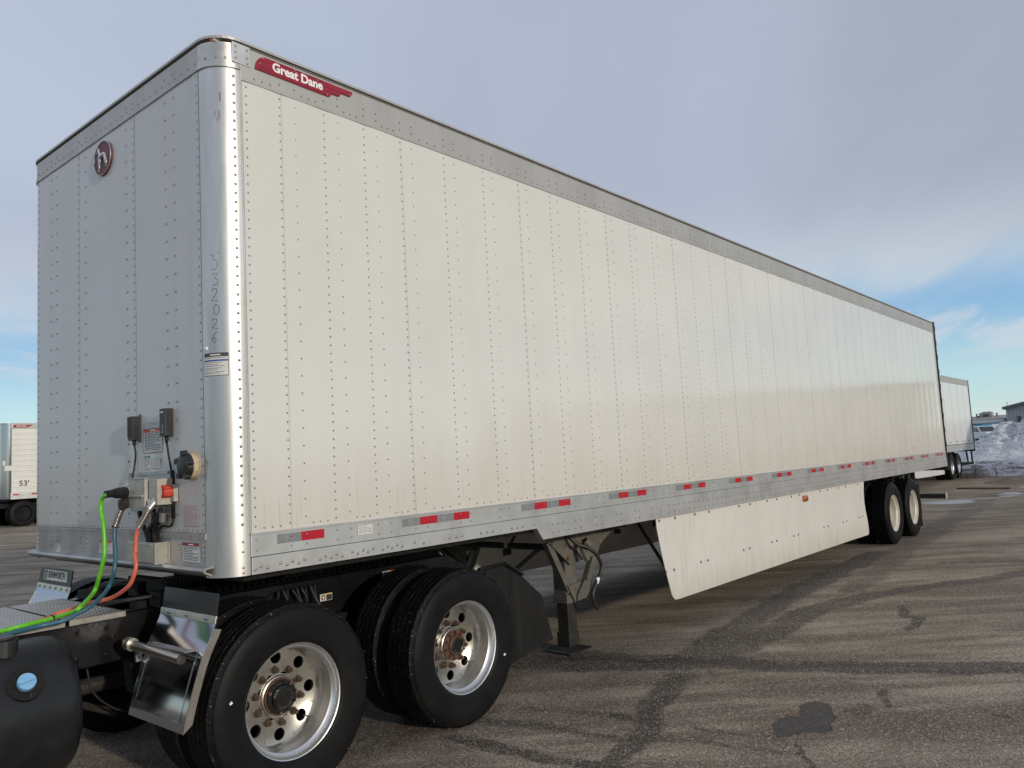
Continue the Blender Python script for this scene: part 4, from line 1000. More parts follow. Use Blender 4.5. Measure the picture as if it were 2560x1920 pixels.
# quarter fenders with flaps, near and far
fp = [(-.016, 1.018), (-.036, .965), (-.062, .915), (-.092, .86), (-.118, .80), (-.142, .73), (-.163, .665), (-.182, .60), (-.195, .55), (-.204, .505)]
def fender(y0, y1, dx, sgn, plate):
    P = [(x+dx, zz) for x, zz in fp]
    b = MB(); b.prism(P+[(x+.004, zz) for x, zz in reversed(P)], 1, y0, y1)
    fd = b.build('quarter_fender', 'chrome', tk, smooth=True, auto=30)
    lip_y = y0 if sgn > 0 else y1
    b = MB(); Q = [(x, zz) for x, zz in P[1:]]; b.prism([(x-.001, zz) for x, zz in Q]+[(x+.038, zz-.01) for x, zz in reversed(Q[:-1])], 1, lip_y-.004*sgn, lip_y); b.build('fender_lip', 'polished_alu', fd, smooth=True, auto=30)
    b = MB(); ins = .05; s_in = [(x-.0025, zz) for x, zz in P[3:-1]]
    for yy in (y0+ins, y1-ins): b.tube([(x, yy, zz) for x, zz in s_in], .0014, 6)
    b.tube([(s_in[-1][0], y0+ins, s_in[-1][1]), (s_in[-1][0], y1-ins, s_in[-1][1])], .0018, 6); b.build('fender_bead', 'chrome', fd, smooth=True)
    b = MB(); b.prism([(-.020+dx, 1.012), (-.012+dx, 1.012), (.006+dx, 1.128), (-.002+dx, 1.128)], 1, y0+.01, y1-.005); flp = b.build('top_flap', 'rubber_flap', tk, bevel=.001)
    b = MB(); b.prism([(-.030+dx, .985), (-.020+dx, .985), (-.013+dx, 1.022), (-.023+dx, 1.022)], 1, y0, y1); cl = b.build('clamp_strip', 'polished_alu', fd, bevel=.002)
    nb_ = 3 if not plate else 6
    for k in range(nb_):
        yy = y0+(y1-y0)*(k+.5)/nb_; b = MB(); b.domes([(-.025+dx, yy, 1.004)], (-1, 0, .2), .012, .010, 8); b.build('clamp_bolt', 'chrome', cl, smooth=True)
    if plate:
        yc = (y0+y1)/2; b = MB(); b.prism([(-.0162+dx, 1.048), (-.0140+dx, 1.048), (-.0034+dx, 1.116), (-.0056+dx, 1.116)], 1, yc-.20, yc+.20); pl_ = b.build('flap_plate', 'sticker_white', tk)
        text_part('lettering', 'KENWORTH', .062, frame((-.0118+dx, yc-.024, 1.082), (0, -1, 0), (.16, 0, 1)), 'ink', pl_, .0006, .0009, .80)
        b = MB(); Mx = frame((-.0118+dx, yc+.168, 1.082), (0, -1, 0), (.16, 0, 1))
        for sx_, w2, h2, mi, off in ((0, .022, .029, 0, 0), (0, .013, .024, 1, .0008), (0, .004, .020, 0, .0012)):
            b.m(mi).add([Mx @ Vector((w2*math.cos(2*math.pi*i/16), h2*math.sin(2*math.pi*i/16), off)) for i in range(16)], [tuple(range(16))])
        b.m(0).add([Mx @ Vector(p) for p in ((-.024, -.029, -.0003), (.024, -.029, -.0003), (.024, .029, -.0003), (-.024, .029, -.0003))], [(0, 1, 2, 3)])
        b.build('crest', ['ink', 'sticker_white'], pl_)
    return fd
fender(.03, .60, 0, 1, False); fender(1.99, 2.56, .065, -1, True)
b = MB(); b.tube([(-.160, .12, .831), (-.160, .70, .845)], .0255, 24, False); b.tube([(-.160, .121, .831), (-.160, .70, .845)], .0235, 24, False); b.tube([(-.160, .64, .844), (-.160, .665, .844)], .034, 20); b.tube([(-.160, .675, .845), (-.160, .70, .845)], .034, 20); fb = b.build('fender_tube', 'polished_alu', tk, smooth=True, auto=40)
b = MB(); b.tube([(-.160, .16, .832), (-.160, .70, .845)], .0233, 16); b.build('tube_core', 'ink', fb)
b = MB(); b.box(-.15, -.108, .10, .50, .862, .867); b.build('tube_bracket', 'polished_alu', tk)
b = MB(); b.tube([(-.15, .62, .79), (-.14, .62, .79)], .024, 12); b.box(-.16, -.13, .60, .615, .76, .80); b.build('tube_clamp', 'steel_plate', tk)
# rear side shield behind the second wheel
b = MB(); b.prism([(2.28, .925), (2.49, .930), (2.69, .825), (2.94, .63), (3.06, .265), (2.45, .18), (2.20, .5)], 1, .30, .312); b.build('side_shield', 'mud_rubber', tk)
b = MB(); b.tube([(2.2, .29, .93), (2.5, .29, .935), (2.70, .29, .83)], .014, 8); b.build('shield_bracket', 'black_paint', tk)
# cylindrical tank with blue cap
b = MB(); b.lathe([(0, .0), (.25, 0), (.285, -.010), (.305, -.035), (.312, -.07), (.312, -1.5)], (0, 0, 0), 56)
b.v = [(-.600-p[1], .43+p[0], .700+p[2]) for p in b.v]
tank = b.build('fluid_tank', 'tank_black', tk, smooth=True, auto=50)
ca = R(33); cn = Vector((-.10, -math.cos(ca), math.sin(ca))).normalized(); cc = Vector((-.835, .43-.312*math.cos(ca), .70+.312*math.sin(ca)))
def ctube(b, h0, h1, r0, r1=None, n=28): b.tube([cc+cn*h0, cc+cn*h1], r0, n, True, [r0, r1 or r0])
b = MB(); ctube(b, -.03, .011, .074, .073); b.build('cap_recess', 'black_grime', tank, smooth=True, auto=40)
b = MB(); ctube(b, .0, .016, .024, .024); b.m(0); ctube(b, .016, .036, .037, .036)
u_ = Vector((1, 0, .2)); u_ = (u_-cn*u_.dot(cn)).normalized(); v_ = cn.cross(u_)
cp_ = b.build('tank_cap', 'blue_cap', tank, smooth=True, auto=40)
b = MB(); q0 = cc+cn*.036; b.add([q0+u_*a_+v_*b_+cn*h_ for a_, b_, h_ in ((-.033, -.006, 0), (.035, -.006, 0), (.035, .006, 0), (-.033, .006, 0), (-.031, -.004, .009), (.033, -.004, .009), (.033, .004, .009), (-.031, .004, .009))], [(4, 5, 6, 7), (0, 1, 5, 4), (1, 2, 6, 5), (2, 3, 7, 6), (3, 0, 4, 7)]); b.build('cap_grip', 'blue_cap', cp_)
b = MB(); b.tube(catmull([q0-cn*.02+v_*(-.02), q0-cn*.022+v_*(-.05), q0-cn*.028+v_*(-.07)]), .0025, 5); b.build('cap_tether', 'cable_black', tank)
b = MB(); b.tube([(-.868, .34, .95), (-.868, .34, 1.045)], .058, 24); b.tube([(-.868, .34, 1.045), (-.868, .34, 1.058)], .052, 24); b.build('filler_cap', 'plastic_black', tank, bevel=.006)
for x in (-.78, -1.7):
    b = MB(); b.tube([(x, .43+.32*math.cos(q), .70+.32*math.sin(q)) for q in [R(60+i*12) for i in range(20)]][:0] or [(x, .80, .95), (x, .86, .9)], .02, 8); b.tube(catmull([(x, .60, .99), (x, .70, 1.01), (x, .79, .97), (x, .855, .93)]), .016, 8); b.build('tank_strap', 'black_paint', tk)
b = MB(); b.box(-.62, -.46, 1.0, 1.2, .56, .70); b.box(-.50, -.38, .95, 1.05, .52, .58); b.tube([(-.35, .9, .55), (-.1, 1.0, .42)], .02, 8); b.tube([(-.7, 1.25, .55), (.3, 1.29, .52)], .045, 12); b.build('driveline', 'under_steel', tk)
b = MB(); b.tube(catmull([(-.33, .80, .74), (-.31, .78, .62), (-.22, .76, .52), (-.10, .75, .46)]), .006, 6); b.build('air_line', 'cable_black', tk, smooth=True)

# ------------------------------------------------------------------ coupling hoses
def hose(name, label, pts, r, m):
    b = MB(); b.tube(catmull(pts, 10), r, 12); return tag(b.build(name, m, None, smooth=True), label, 'hose')
GH = [(-0.27, 0.688, 1.646), (-0.272, 0.746, 1.619), (-0.274, 0.755, 1.568), (-0.276, 0.731, 1.526), (-0.278, 0.713, 1.484), (-0.28, 0.697, 1.401), (-0.285, 0.686, 1.332), (-0.29, 0.694, 1.29), (-0.295, 0.731, 1.207), (-0.305, 0.772, 1.131), (-0.455, 0.559, 1.1), (-0.477, 0.598, 1.075), (-0.537, 0.698, 1.045), (-0.666, 0.669, 1.04), (-0.722, 0.671, 1.035), (-0.777, 0.674, 1.03), (-1.077, 0.654, 1.03), (-1.9769999999999999, 0.8740000000000001, 1.1300000000000001)]
BH = [(-0.22, 0.71, 1.467), (-0.225, 0.705, 1.409), (-0.23, 0.68, 1.318), (-0.245, 0.666, 1.238), (-0.26, 0.703, 1.15), (-0.386, 0.574, 1.1), (-0.466, 0.562, 1.07), (-0.539, 0.564, 1.045), (-0.634, 0.594, 1.035), (-0.754, 0.571, 1.03), (-0.813, 0.559, 1.025), (-1.113, 0.539, 1.025), (-2.013, 0.7590000000000001, 1.125)]
RH = [(-0.17, 0.542, 1.463), (-0.175, 0.556, 1.421), (-0.18, 0.556, 1.339), (-0.19, 0.543, 1.325), (-0.195, 0.518, 1.272), (-0.205, 0.527, 1.213), (-0.22, 0.563, 1.16), (-0.243, 0.695, 1.1), (-0.306, 0.802, 1.075), (-0.41, 0.789, 1.06), (-0.47, 0.816, 1.045), (-0.51, 0.791, 1.038), (-0.568, 0.782, 1.03), (-0.702, 0.733, 1.022), (-0.772, 0.69, 1.02), (-1.072, 0.6699999999999999, 1.02), (-1.972, 0.8899999999999999, 1.12)]
BS = [(-0.15, 0.773, 1.572), (-0.17, 0.754, 1.548), (-0.2, 0.726, 1.508), (-0.22, 0.71, 1.467)]
RS = [(-0.07, 0.519, 1.614), (-0.1, 0.518, 1.583), (-0.12, 0.525, 1.556), (-0.15, 0.523, 1.508), (-0.17, 0.542, 1.463)]
gh = hose('power_cable', 'bright green electrical cable plugged into the grey box on the trailer front', GH, .0112, 'green_hose')
b = MB(); b.tube([(-.275, .688, 1.646), (-.235, .70, 1.648)], .020, 16); b.tube([(-.235, .70, 1.648), (-.20, .728, 1.648), (-.14, .775, 1.648)], .026, 16, True, [.022, .029, .032]); b.build('plug', 'plastic_black', gh, smooth=True, auto=40)
bh = hose('air_hose', 'dark blue air hose with steel spring guard, hanging in the middle of three lines', BH, .0108, 'blue_hose')
rh = hose('air_hose', 'faded red air hose hanging from the red coupling, rightmost of three lines', RH, .0108, 'red_hose')
gh['group'] = bh['group'] = rh['group'] = 'lines coupled to the trailer front'
def spring(path, r, turns, parent, core):
    P = catmull(path, 12); N = len(P); b = MB(); b.tube(P, r*.82, 12); b.build('spring_core', core, parent, smooth=True)
    hl = []; M_ = turns*10
    for i in range(M_+1):
        q = i/M_*(N-1); k = min(int(q), N-2); p = P[k].lerp(P[k+1], q-k); tg = (P[k+1]-P[k]).normalized(); u = tg.orthogonal().normalized(); v = tg.cross(u); a = 2*math.pi*i/10
        hl.append(p+(u*math.cos(a)+v*math.sin(a))*r)
    b = MB(); b.tube(hl, .0032, 5, False); b.build('spring_guard', 'spring_steel', parent, smooth=True)
spring(BS[1:], .0155, 13, bh, 'cable_black'); spring(RS[2:], .0165, 14, rh, 'badge_groove')
b = MB(); b.tube([BS[0], BS[1]], .017, 12); b.tube([(-.11, .80, 1.60), (-.135, .795, 1.585), BS[0]], .03, 14, True, [.030, .034, .022]); b.build('gladhand', 'under_steel', bh, smooth=True, auto=40)
b = MB(); b.tube([(-.055, .50, 1.63), RS[0], RS[1], RS[2]], .02, 14, True, [.026, .026, .019, .019]); b.build('gladhand', 'polished_alu', rh, smooth=True, auto=40)
b = MB(); b.tube([(-.02, .465, 1.645), (-.075, .470, 1.645)], .034, 14)
for q in range(5): b.tube([(-.045, .467+.030*math.cos(q*1.256), 1.645+.030*math.sin(q*1.256)), (-.080, .467+.030*math.cos(q*1.256), 1.645+.030*math.sin(q*1.256))], .010, 8)
b.build('air_coupling', 'glad_red', cp, smooth=True, auto=40)
b = MB(); b.box(-.03, -.006, .43, .49, 1.59, 1.68); b.tube([(-.06, .53, 1.585), (-.10, .57, 1.59)], .02, 8); b.build('coupling_mount', 'grey_box', cp)
b = MB(); p = Vector(GH[12]); b.tube([p+Vector((.0, .02, .014)), p+Vector((0, -.028, .014)), p+Vector((0, -.03, -.03)), p+Vector((0, .02, -.016))], .0035, 5); b.build('cable_tie', 'cable_black', gh)

# ------------------------------------------------------------------ other trailers
def plain_trailer(name, label, x0, y0, length, kind, group='parked semi-trailers'):
    t_ = thing(name, label, 'semi-trailer', (x0, y0, 0), group)
    Lx, wd, rc = length, 2.59, .28 if kind == 'reefer' else .15
    b = MB(); b.prism(rounded(0.03, Lx, .03, wd-.03, rc), 2, 1.25, 4.0); b.build('inner_wall', 'backing', t_)
    skinm = 'reefer_white' if kind == 'reefer' else 'trailer_b_white'
    if kind == 'reefer':
        zs = arr(1.33, 3.86, .2108); 
        for a, c in zip(zs[:-1], zs[1:]):
            b = MB(); b.box(rc+.03, Lx-.05, .0, .03, a+.003, a+.135); b.box(rc+.03, Lx-.05, .006, .03, a+.139, c-.003); b.build('side_plank', skinm, t_)
        b = MB(); b.box(rc+.03, Lx-.05, wd-.03, wd, 1.33, 3.86); b.build('side_wall', skinm, t_)
    else:
        sx = arr(.2, Lx-.05, 1.2192)
        for a, c in zip(sx[:-1], sx[1:]):
            for (ya, yb) in ((0, .03), (wd-.03, wd)):
                b = MB(); b.box(a+.012, c-.012, ya, yb, 1.36, 3.82); b.build('side_panel', skinm, t_)
        b = MB(); 
        for a in sx[:-1]:
            for k in (-2, -1, 0, 1, 2): b.box(a+.3+k*.07, a+.33+k*.07, -.004, 0, 1.44, 1.48)
        b.build('logistic_slots', 'ink', t_, kind='stuff')
    for (ya, yb) in ((-.008, .03), (wd-.03, wd+.008)):
        b = MB(); b.box(rc, Lx-.04, ya, yb, 3.825 if kind != 'reefer' else 3.87, 4.05); b.build('top_rail', 'aluminium_header', t_)
        b = MB(); b.box(rc, Lx-.04, ya, yb, 1.22, 1.33); b.box(rc, Lx-.04, ya+.004, yb, 1.08, 1.215); b.build('bottom_rail', 'aluminium_rail', t_)
    b = MB(); b.prism(rounded(-.01, Lx, -.012, wd+.012, rc), 2, 4.052, 4.075); b.build('roof', 'aluminium_header', t_)
    for sd in (0, 1):
        b = MB(); A = []
        for k in range(13):
            a = R(90*k/12); A.append((rc-rc*math.cos(a), (rc-rc*math.sin(a)) if sd == 0 else wd-(rc-rc*math.sin(a))))
        for k in range(12):
            (xa, ya), (xb, yb) = A[k], A[k+1]; b.quad((xa, ya, 1.1), (xb, yb, 1.1), (xb, yb, 4.045), (xa, ya, 4.045))
        b.build('corner_post', 'chrome' if kind == 'reefer' else 'brushed_post', t_, smooth=True)
    b = MB(); b.box(-.004, .05, rc, wd-rc, 1.1, 4.04); b.build('front_wall', skinm, t_)
    b = MB(); b.box(Lx-.04, Lx+.03, -.02, .06, 1.0, 4.09); b.box(Lx-.04, Lx+.03, wd-.06, wd+.02, 1.0, 4.09); b.box(Lx-.04, Lx+.03, 0, wd, 3.97, 4.09); b.box(Lx-.04, Lx+.03, 0, wd, 1.0, 1.15); b.build('rear_frame', 'under_steel', t_)
    b = MB(); b.box(Lx-.03, Lx+.02, .06, wd-.06, 1.15, 3.97); b.build('rear_door', skinm, t_)
    b = MB(); b.box(.1, Lx, .06, wd-.06, 1.09, 1.24); b.build('floor', 'under_steel', t_)
    for x in ((Lx-4.55, Lx-3.31) if kind != 'reefer' else (Lx-3.6, Lx-2.36)):
        for yy, sg in ((.04, 1), (wd-.04, -1)):
            wh = MB().lathe([(.301, 0), (.26, -.05), (.25, -.15), (.10, -.16), (.0, -.16)], (x, yy, RW), 28, sg).build('wheel', 'rim_lip' if kind != 'reefer' else 'rim_cream', t_, smooth=True, auto=40)
            b = MB(); b.lathe([(.30, 0), (.32, .02), (.44, .03), (.50, 0), (.503, -.22), (.44, -.25), (.30, -.22)], (x, yy, RW), 36, sg); b.lathe([(.30, -.32), (.44, -.30), (.50, -.33), (.503, -.55), (.30, -.58)], (x, yy, RW), 36, sg); b.build('tyre', 'tyre_side', wh, smooth=True, auto=40)
        b = MB(); b.tube([(x, .3, RW), (x, 2.3, RW)], .07, 10); b.build('axle', 'under_steel', t_)
    b = MB(); b.box(Lx-6, Lx-1, .6, .75, .95, 1.1); b.box(Lx-6, Lx-1, 1.85, 2.0, .95, 1.1); b.box(Lx-5.2, Lx-2.6, .55, .8, .6, .95); b.box(Lx-5.2, Lx-2.6, 1.8, 2.05, .6, .95); b.build('bogie_frame', 'under_steel', t_)
    for yy in (.5, 1.95):
        b = MB(); b.box(2.7, 2.84, yy, yy+.14, .05, 1.15); b.box(2.6, 2.95, yy-.1, yy+.24, .0, .05); b.prism([(2.3, 1.1), (2.36, 1.1), (2.78, .5), (2.72, .5)], 1, yy+.02, yy+.08); b.build('landing_leg', 'leg_steel', t_)
    b = MB(); b.box(Lx-.10, Lx, .08, wd-.08, .43, .53); b.prism([(Lx-.35, 1.05), (Lx-.27, 1.05), (Lx-.02, .50), (Lx-.10, .50)], 1, .25, .31); b.prism([(Lx-.35, 1.05), (Lx-.27, 1.05), (Lx-.02, .50), (Lx-.10, .50)], 1, 2.28, 2.34); b.box(Lx-.06, Lx, .10, .16, .43, 1.02); b.build('impact_guard', 'leg_steel', t_)
    return t_
pt = plain_trailer('parked_trailer', 'white ribbed refrigerated trailer marked 53\' parked at the far left edge', 8.68, 31.1, 16.1, 'reefer')
for k in range(8): tape(pt, .37+k*.66, 'r', 1.235, 1.285, -.010, .20)
bd2 = [(a*1.03+.10, 3.96+(zz-3.99)*1.25) for a, zz in bd]
np2 = MB().prism([(x, zz) for x, zz in bd2], 1, -.016, -.008).build('nameplate', 'badge_red', pt)
text_part('lettering', 'Great Dane', .075, frame((.65, -.017, 3.96), XS, ZU), 'white_print', np2, .001, .002, 1.05)
text_part('lettering', "53'", .30, frame((.76, -.003, 1.68), XS, ZU), 'ink', pt, .002, .004, 1.05)
b = MB(); b.box(.06, .32, -.012, .04, 2.2, 2.40); b.box(.02, .13, .06, .2, 2.42, 2.6); b.build('hinge_bracket', 'sticker_white', pt)
lt = thing('truck_tractor', 'dark tractor under the front of the parked refrigerated trailer, far left', 'truck', (8.9, 31.1, 0))
for xx in (.55, 1.85):
    for yy, sg in ((.05, 1), (2.54, -1)):
        b = MB(); b.lathe([(.0, -.12), (.28, -.10), (.30, 0), (.32, .02), (.44, .03), (.50, 0), (.503, -.22), (.44, -.25), (.32, -.27), (.44, -.30), (.50, -.33), (.503, -.55), (.30, -.58)], (xx, yy, RW), 32, sg); b.build('wheel', 'tyre_side', lt, smooth=True, auto=40)
b = MB(); b.box(-4.5, 2.6, .85, .93, .72, .98); b.box(-4.5, 2.6, 1.66, 1.74, .72, .98); b.box(.2, 2.2, .6, 2.0, .98, 1.07); b.build('frame', 'black_grime', lt)
for q in ((-.35, -.30, .05, .65, .25, 1.02), (-.35, -.30, 1.94, 2.54, .25, 1.02), (2.55, 2.58, .05, .7, .2, .95), (2.55, 2.58, 1.9, 2.54, .2, .95)): MB().box(*q).build('mudflap', 'mud_rubber', lt)
for q in (.38, 2.21): MB().tube([(-2.3, q, .68), (-.5, q, .68)], .32, 20).build('fuel_tank', 'tank_black', lt)
b = MB(); b.box(3.4, 8.2, .05, .6, .35, 1.05); b.box(3.2, 3.4, .1, .5, .6, 1.05); b.build('fuel_tank', 'under_steel', pt)
pt0 = plain_trailer('parked_trailer', 'white van trailer just beyond the rear end of the long riveted trailer', 21.55, 3.2, 16.1, 'van')
b = MB(); b.prism([(5.2, 1.07), (5.4, .40), (6.0, .33), (10.05, .28), (10.05, 1.07)], 1, .015, .022); b.build('side_skirt', 'trailer_b_white', pt0)
# stand-in shed, added out of view for the edge mirrored in the gloss side
shed = thing('reflection_shed', 'long low pale stand-in shed added outside the right of the view for its reflection', 'shed', (35.8, -14.2, 0), rz=R(61.5))
b = MB(); b.box(-10.5, 8.9, -4, 4, 0, 3.95); b.build('wall', 'tan_paint', shed)
b = MB(); b.box(-10.8, 9.2, -4.2, 4.2, 3.95, 4.12); b.build('roof', 'building_trim', shed)

# ------------------------------------------------------------------ snow, fence, yard background
def pol(az, r_, slope=None):
    a = R(az); x = CAM.x+r_*math.cos(a); y = CAM.y+r_*math.sin(a)
    return (x, y) if slope is None else (x, y, CAM.z+slope*r_)
# plough heap behind the fence: ridge heights along y
ridge_az = [(11.5, -.020), (10.4, -.018), (9.75, -.0125), (9.5, -.007), (9.28, -.0030), (8.92, .0012), (8.7, .0032), (8.45, .0072), (8.27, .0100), (7.93, .0106), (7.61, .0085), (7.4, .0048), (7.26, .0113), (7.11, .0125), (6.5, .016), (5.5, .015), (3, .012), (0, .012), (-6, .005), (-14, -.02)]
RR = 57.; ry = np.array([CAM.y+RR*math.sin(R(a)) for a, _ in ridge_az])[::-1]; rz_ = np.array([CAM.z+RR*s for _, s in ridge_az])[::-1]
sx_ = np.arange(46.6, 68, .22); sy_ = np.arange(-18, 8.6, .16)
SX, SY = np.meshgrid(sx_, sy_, indexing='ij'); top = np.interp(SY, ry, rz_)
prof_ = np.clip((SX-46.4)/(54.2-46.4), 0, 1)**.75*np.clip((68-SX)/12.5, 0, 1)**.8
lump = np.abs(fbm(SX, SY, .55, 61, 5)-.5)*2; lump2 = fbm(SX, SY, 1.6, 71, 4)-.5
SZ = top*prof_*(1-.10*lump)+ (lump2*.55+(fbm(SX, SY, 3.1, 171, 3)-.5)*.32-.1*lump)*np.clip(prof_*2, 0, 1) + .05
edge = np.clip(np.minimum((8.6-SY)/1.5, (SY+18)/2), 0, 1); SZ = SZ*edge-.1*(1-edge)
sp = grid_mesh('snow_pile', sx_, sy_, SZ, 'dirty_snow'); tag(sp, 'tall heap of dirty grey ploughed snow behind the chain-link fence', 'snow pile')
sx_ = np.arange(33.6, 46.8, .14); sy_ = np.arange(-9, 5.2, .14)
SX, SY = np.meshgrid(sx_, sy_, indexing='ij'); h_ = fbm(SX, SY, .35, 81, 4); k_ = np.abs(fbm(SX, SY, 1.1, 91, 4)-.5)
SZ = np.clip((SX-34)/9.5, 0, 1)**1.3*(.12+.9*np.clip(h_-.35, 0, 1))+k_*.35*np.clip((SX-34)/5, 0, 1)-.03
SZ *= np.clip((5.2-SY)/1.2, 0, 1); SZ -= .04*(1-np.clip((SX-33.6)/.8, 0, 1))
bm = grid_mesh('snow_berm', sx_, sy_, SZ, 'berm_dirt'); tag(bm, 'low crusted bank of dirt and old snow at the foot of the fence', 'snow bank')
mx = np.arange(28.2, 33.2, .12); my = np.arange(-.4, 2.2, .12); MX, MY = np.meshgrid(mx, my, indexing='ij')
MZ = .17*np.exp(-(((MX-30.8)/1.1)**2+((MY-.95)/.55)**2))*(1+.8*(fbm(MX, MY, 2, 13)-.5))-.012
dm = grid_mesh('dirt_mound', mx, my, MZ, 'berm_dirt'); dm.data.materials[0] = MATS['berm_brown']; tag(dm, 'small brown heap of dirt on the yard behind the trailers', 'dirt mound')
pk = MB().box(-.75, .75, -.05, .05, .0, .045).build('plank', 'plank_wood'); pk.location = (26.75, 1.2, .002); pk.rotation_euler = (0, 0, R(81)); tag(pk, 'long dark timber lying on the ground behind the trailer', 'plank')

fx = 46.3
fn = thing('chain_link_fence', 'low chain-link fence running across in front of the snow heap', 'fence', (fx, 0, 0))
ya, yb, zt_, zb_ = -16., 6.0, 1.12, .0
for y in np.arange(ya, yb, 3.0):
    MB().tube([(0, y, 0), (0, y, 1.16)], .03, 8).build('post', 'fence_steel', fn)
MB().tube([(0, ya, 1.12), (0, yb, 1.12)], .024, 8).build('top_rail', 'fence_steel', fn)
b = MB(); st = .115; h_ = zt_-zb_
for q in np.arange(ya-h_, yb, st):
    for sgn in (1, -1):
        y0_, y1_ = (q, q+h_) if sgn > 0 else (q+h_, q)
        a = Vector((.0+.006*sgn, y0_, zb_)); c = Vector((.006*sgn, y1_, zt_)); rr_ = .010
        if min(a.y, c.y) < ya or max(a.y, c.y) > yb: continue
        b.tube([a, c], rr_, 3, False)
b.build('wire_mesh', 'fence_steel', fn, kind='stuff')
wr = random.Random(9)
for k, (x, y) in enumerate(((34.5, 2.0), (35, -.2), (35.4, -.5), (34.8, .6), (36, 3.0), (35.2, -.9))):
    b = MB()
    for j in range(7):
        a = wr.uniform(0, 6.28); l = wr.uniform(.25, .6); b.tube([(0, 0, 0), (.06*math.cos(a), .06*math.sin(a), l*.5), (l*.4*math.cos(a), l*.4*math.sin(a), l)], .006, 4)
    o = b.build('dry_weed', 'weed_stalk', None, kind=None); o.location = (x, y, .02)
    tag(o, ['dry weed stalks nearest the wheels of the far trailer', 'dry weed stalks at the very right edge of the photo', 'tuft of dry weeds just left of the rightmost weeds', 'dry weed stalks midway along the snow bank', 'dry weeds right behind the far trailer', 'dry weeds past the right edge of the view'][k], 'weed', 'dry weeds by the snow bank')
b = MB()
for j in range(260):
    x, y = 34.2+wr.gauss(0, .5), 3.15+wr.gauss(0, .55); a = wr.uniform(0, 6.28); l = wr.uniform(.05, .22)
    b.tube([(x, y, -.01), (x+l*.5*math.cos(a), y+l*.5*math.sin(a), l)], .006, 3)
tg_ = b.build('dead_grass', 'weed_stalk', None, kind='stuff'); tag(tg_, 'matted dead grass by the wheels of the far trailer', 'grass')

# long warehouse and gabled shed
def at_az(az, r_, z0): x, y = pol(az, r_); return x, y
gx, gy = pol(7.9, 150)
wh_ = thing('warehouse', 'long low grey metal warehouse behind the parked vehicles', 'warehouse', (gx, gy, .6))
Ln = 60
b = MB(); b.box(0, 14, -2, Ln, 0, 3.25); b.build('wall', 'building_light', wh_)
for y in arr(-2, 9, .40):
    b = MB(); b.box(-.06, 0, y, y+.16, 0, 3.2); b.build('wall_rib', 'building_light', wh_)
b = MB(); b.box(-.5, 0, -2, Ln, 3.2, 3.42); b.build('eave_gutter', 'building_trim', wh_)
b = MB(); b.prism([(-.5, 3.42), (7, 4.08), (14.5, 3.42)], 1, -2, Ln); b.build('roof', 'roof_grey', wh_)
ux, uy = pol(9.05, 154); ux -= gx; uy -= gy
b = MB(); b.box(ux, ux+2, uy-.9, uy+.9, 3.7, 4.55); b.box(ux+.2, ux+1.8, uy-.8, uy+.5, 4.55, 4.7); b.build('rooftop_unit', 'roof_grey', wh_)
b = MB(); b.box(ux-.1, ux, uy-.5, uy+.3, 3.9, 4.3); b.box(ux-.1, ux+1, uy+1.0, uy+1.3, 3.6, 4.1); b.build('rooftop_vent', 'window_dark', wh_)
for az in (9.5, 8.45): vx, vy = pol(az, 154); MB().tube([(vx-gx, vy-gy, 3.7), (vx-gx, vy-gy, 4.45)], .12, 8).build('vent_pipe', 'building_trim', wh_)
sx0, sy0 = pol(7.97, 128)
sh_ = thing('metal_shed', 'grey ribbed metal building with a shallow gable, at the right edge behind the snow', 'building', (sx0, sy0, .6))
w2 = 7.6
b = MB(); b.prism([(0, 0), (0, 4.35), (-w2*.28, 4.80), (-w2, 4.45), (-w2, 0)], 0, 0, 12); b.build('wall', 'building_grey', sh_)
for k in range(19):
    y = -.1-k*.4; b = MB(); b.box(-.05, 0, y-.14, y, 0, 4.32 if k != 0 else 4.3); b.build('wall_rib', 'building_grey', sh_)
for pts in ([(.35, 4.25), (-w2*.28, 4.80), (-w2*.28, 5.12), (.35, 4.58)], [(-w2*.28, 4.80), (-w2-.3, 4.44), (-w2-.3, 4.76), (-w2*.28, 5.12)]):
    b = MB(); b.prism(pts, 0, -.5, 12.3); b.build('roof', 'building_trim', sh_)
b = MB(); b.box(-.09, -.05, -1.62, -1.28, 1.0, 3.15); dr_ = b.build('door', 'window_dark', sh_)
b = MB(); b.box(-.12, -.09, -1.68, -1.62, 1.0, 3.2); b.box(-.12, -.09, -1.28, -1.22, 1.0, 3.2); b.box(-.12, -.09, -1.68, -1.22, 3.15, 3.22); b.build('door_frame', 'building_trim', dr_)
MB().tube([(.2, -.2, 4.4), (.2, -.2, 5.3)], .07, 8).build('vent_pipe', 'fence_steel', sh_)

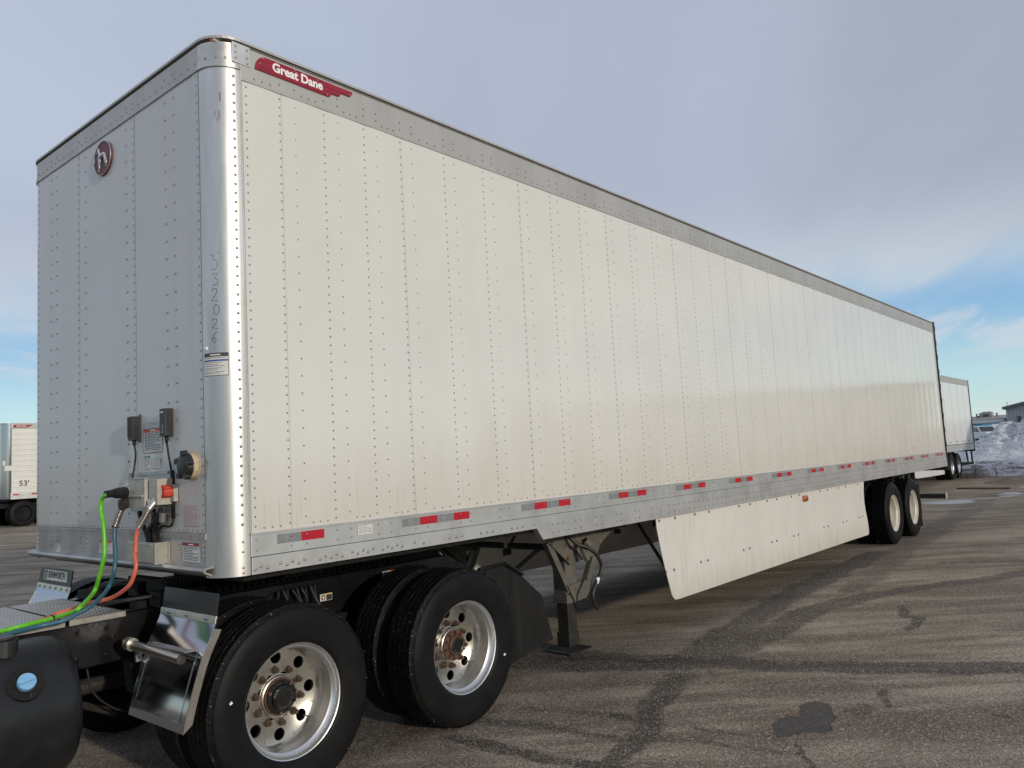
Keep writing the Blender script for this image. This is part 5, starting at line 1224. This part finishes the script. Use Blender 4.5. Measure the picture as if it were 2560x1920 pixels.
# vehicles behind the heap
def pickup(label, az, r_, s=1., col='truck_white', yawd=200):
    x, y = pol(az, r_); t_ = thing('pickup_truck', label, 'pickup truck', (x, y, .65), rz=R(yawd))
    b = MB(); b.prism([(-2.9, .55), (2.6, .55), (2.75, .75), (2.72, 1.10), (2.55, 1.22), (1.25, 1.28), (.9, 1.28), (-2.9, 1.28)], 1, -1.0, 1.0); b.build('body', col, t_, bevel=.06)
    b = MB(); b.prism([(1.15, 1.27), (.55, 1.93), (-.95, 1.95), (-1.15, 1.27)], 1, -.88, .88); cb = b.build('cab', col, t_, bevel=.06)
    b = MB(); b.prism([(1.17, 1.32), (.62, 1.88), (.60, 1.86), (1.15, 1.30)], 1, -.78, .78); b.build('windscreen', 'glass_dark', cb)
    for sg in (-1, 1):
        b = MB(); b.prism([(.92, 1.33), (.52, 1.83), (-.85, 1.85), (-.95, 1.33)], 1, sg*.885, sg*.892); b.build('side_window', 'glass_dark', cb)
        b = MB(); b.box(.85, .95, sg*1.02, sg*1.22, 1.30, 1.55); b.build('mirror', 'grille_black', t_)
        b = MB(); b.box(2.70, 2.77, sg*.62, sg*.95, .85, 1.08); b.build('headlight', 'sticker_white', t_)
        for xx in (1.75, -1.75):
            wh = MB().lathe([(.25, .01), (.2, -.03), (0, -.03)], (xx, -sg*-.0-sg*1.0, .40), 20, sg).build('wheel', 'rim_lip', t_)
            MB().lathe([(.24, 0), (.40, .02), (.41, -.22), (.24, -.24)], (xx, -sg*1.0, .40), 24, sg).build('tyre', 'tyre_side', wh)
    b = MB(); b.box(2.72, 2.79, -.60, .60, .78, 1.10); b.build('grille', 'grille_black', t_)
    b = MB(); b.box(2.70, 2.9, -.98, .98, .50, .70); b.build('bumper', 'grille_black', t_)
    return t_
pickup('white pickup truck half hidden by the snow heap', 9.25, 108, yawd=215)
def van(name, label, cat, az, r_, col, ln, hg, z0=.6, yawd=95, roofc=None):
    x, y = pol(az, r_); t_ = thing(name, label, cat, (x, y, z0), rz=R(yawd))
    b = MB(); b.prism([(-ln/2, .45), (ln/2, .45), (ln/2+.1, hg*.45), (ln/2-.5, hg*.55), (ln/2-1.1, hg), (-ln/2, hg)], 1, -1.05, 1.05); b.build('body', col, t_, bevel=.08)
    b = MB(); b.box(-ln/2+.2, ln/2-1.4, -1.0, 1.0, hg, hg+.15); b.build('roof_rack', roofc or 'truck_white', t_)
    for sg in (-1, 1):
        b = MB(); b.box(-ln/2+.4, ln/2-1.3, sg*1.052, sg*1.06, hg*.62, hg*.85); b.build('side_window', 'glass_dark', t_)
        for xx in (-ln*.3, ln*.3): MB().lathe([(0, 0), (.38, .02), (.38, -.22)], (xx, -sg*.95, .38), 18, sg).build('tyre', 'tyre_side', t_)
    return t_
van('van', 'bright blue van nearest the grey warehouse, right of the white pickup', 'van', 8.85, 124, 'truck_blue', 4.6, 2.25, roofc='truck_blue')
van('van', 'bright blue van with dark windows directly behind the white pickup', 'van', 9.45, 120, 'truck_blue', 5.2, 2.1, roofc='truck_blue')
van('motorhome', 'cream motorhome roof showing above the blue vans', 'motorhome', 9.42, 134, 'truck_white', 6.0, 3.05, roofc='tan_paint')
van('van', 'pale van roof showing just above the snow ridge', 'van', 8.28, 112, 'truck_white', 4.6, 2.05)
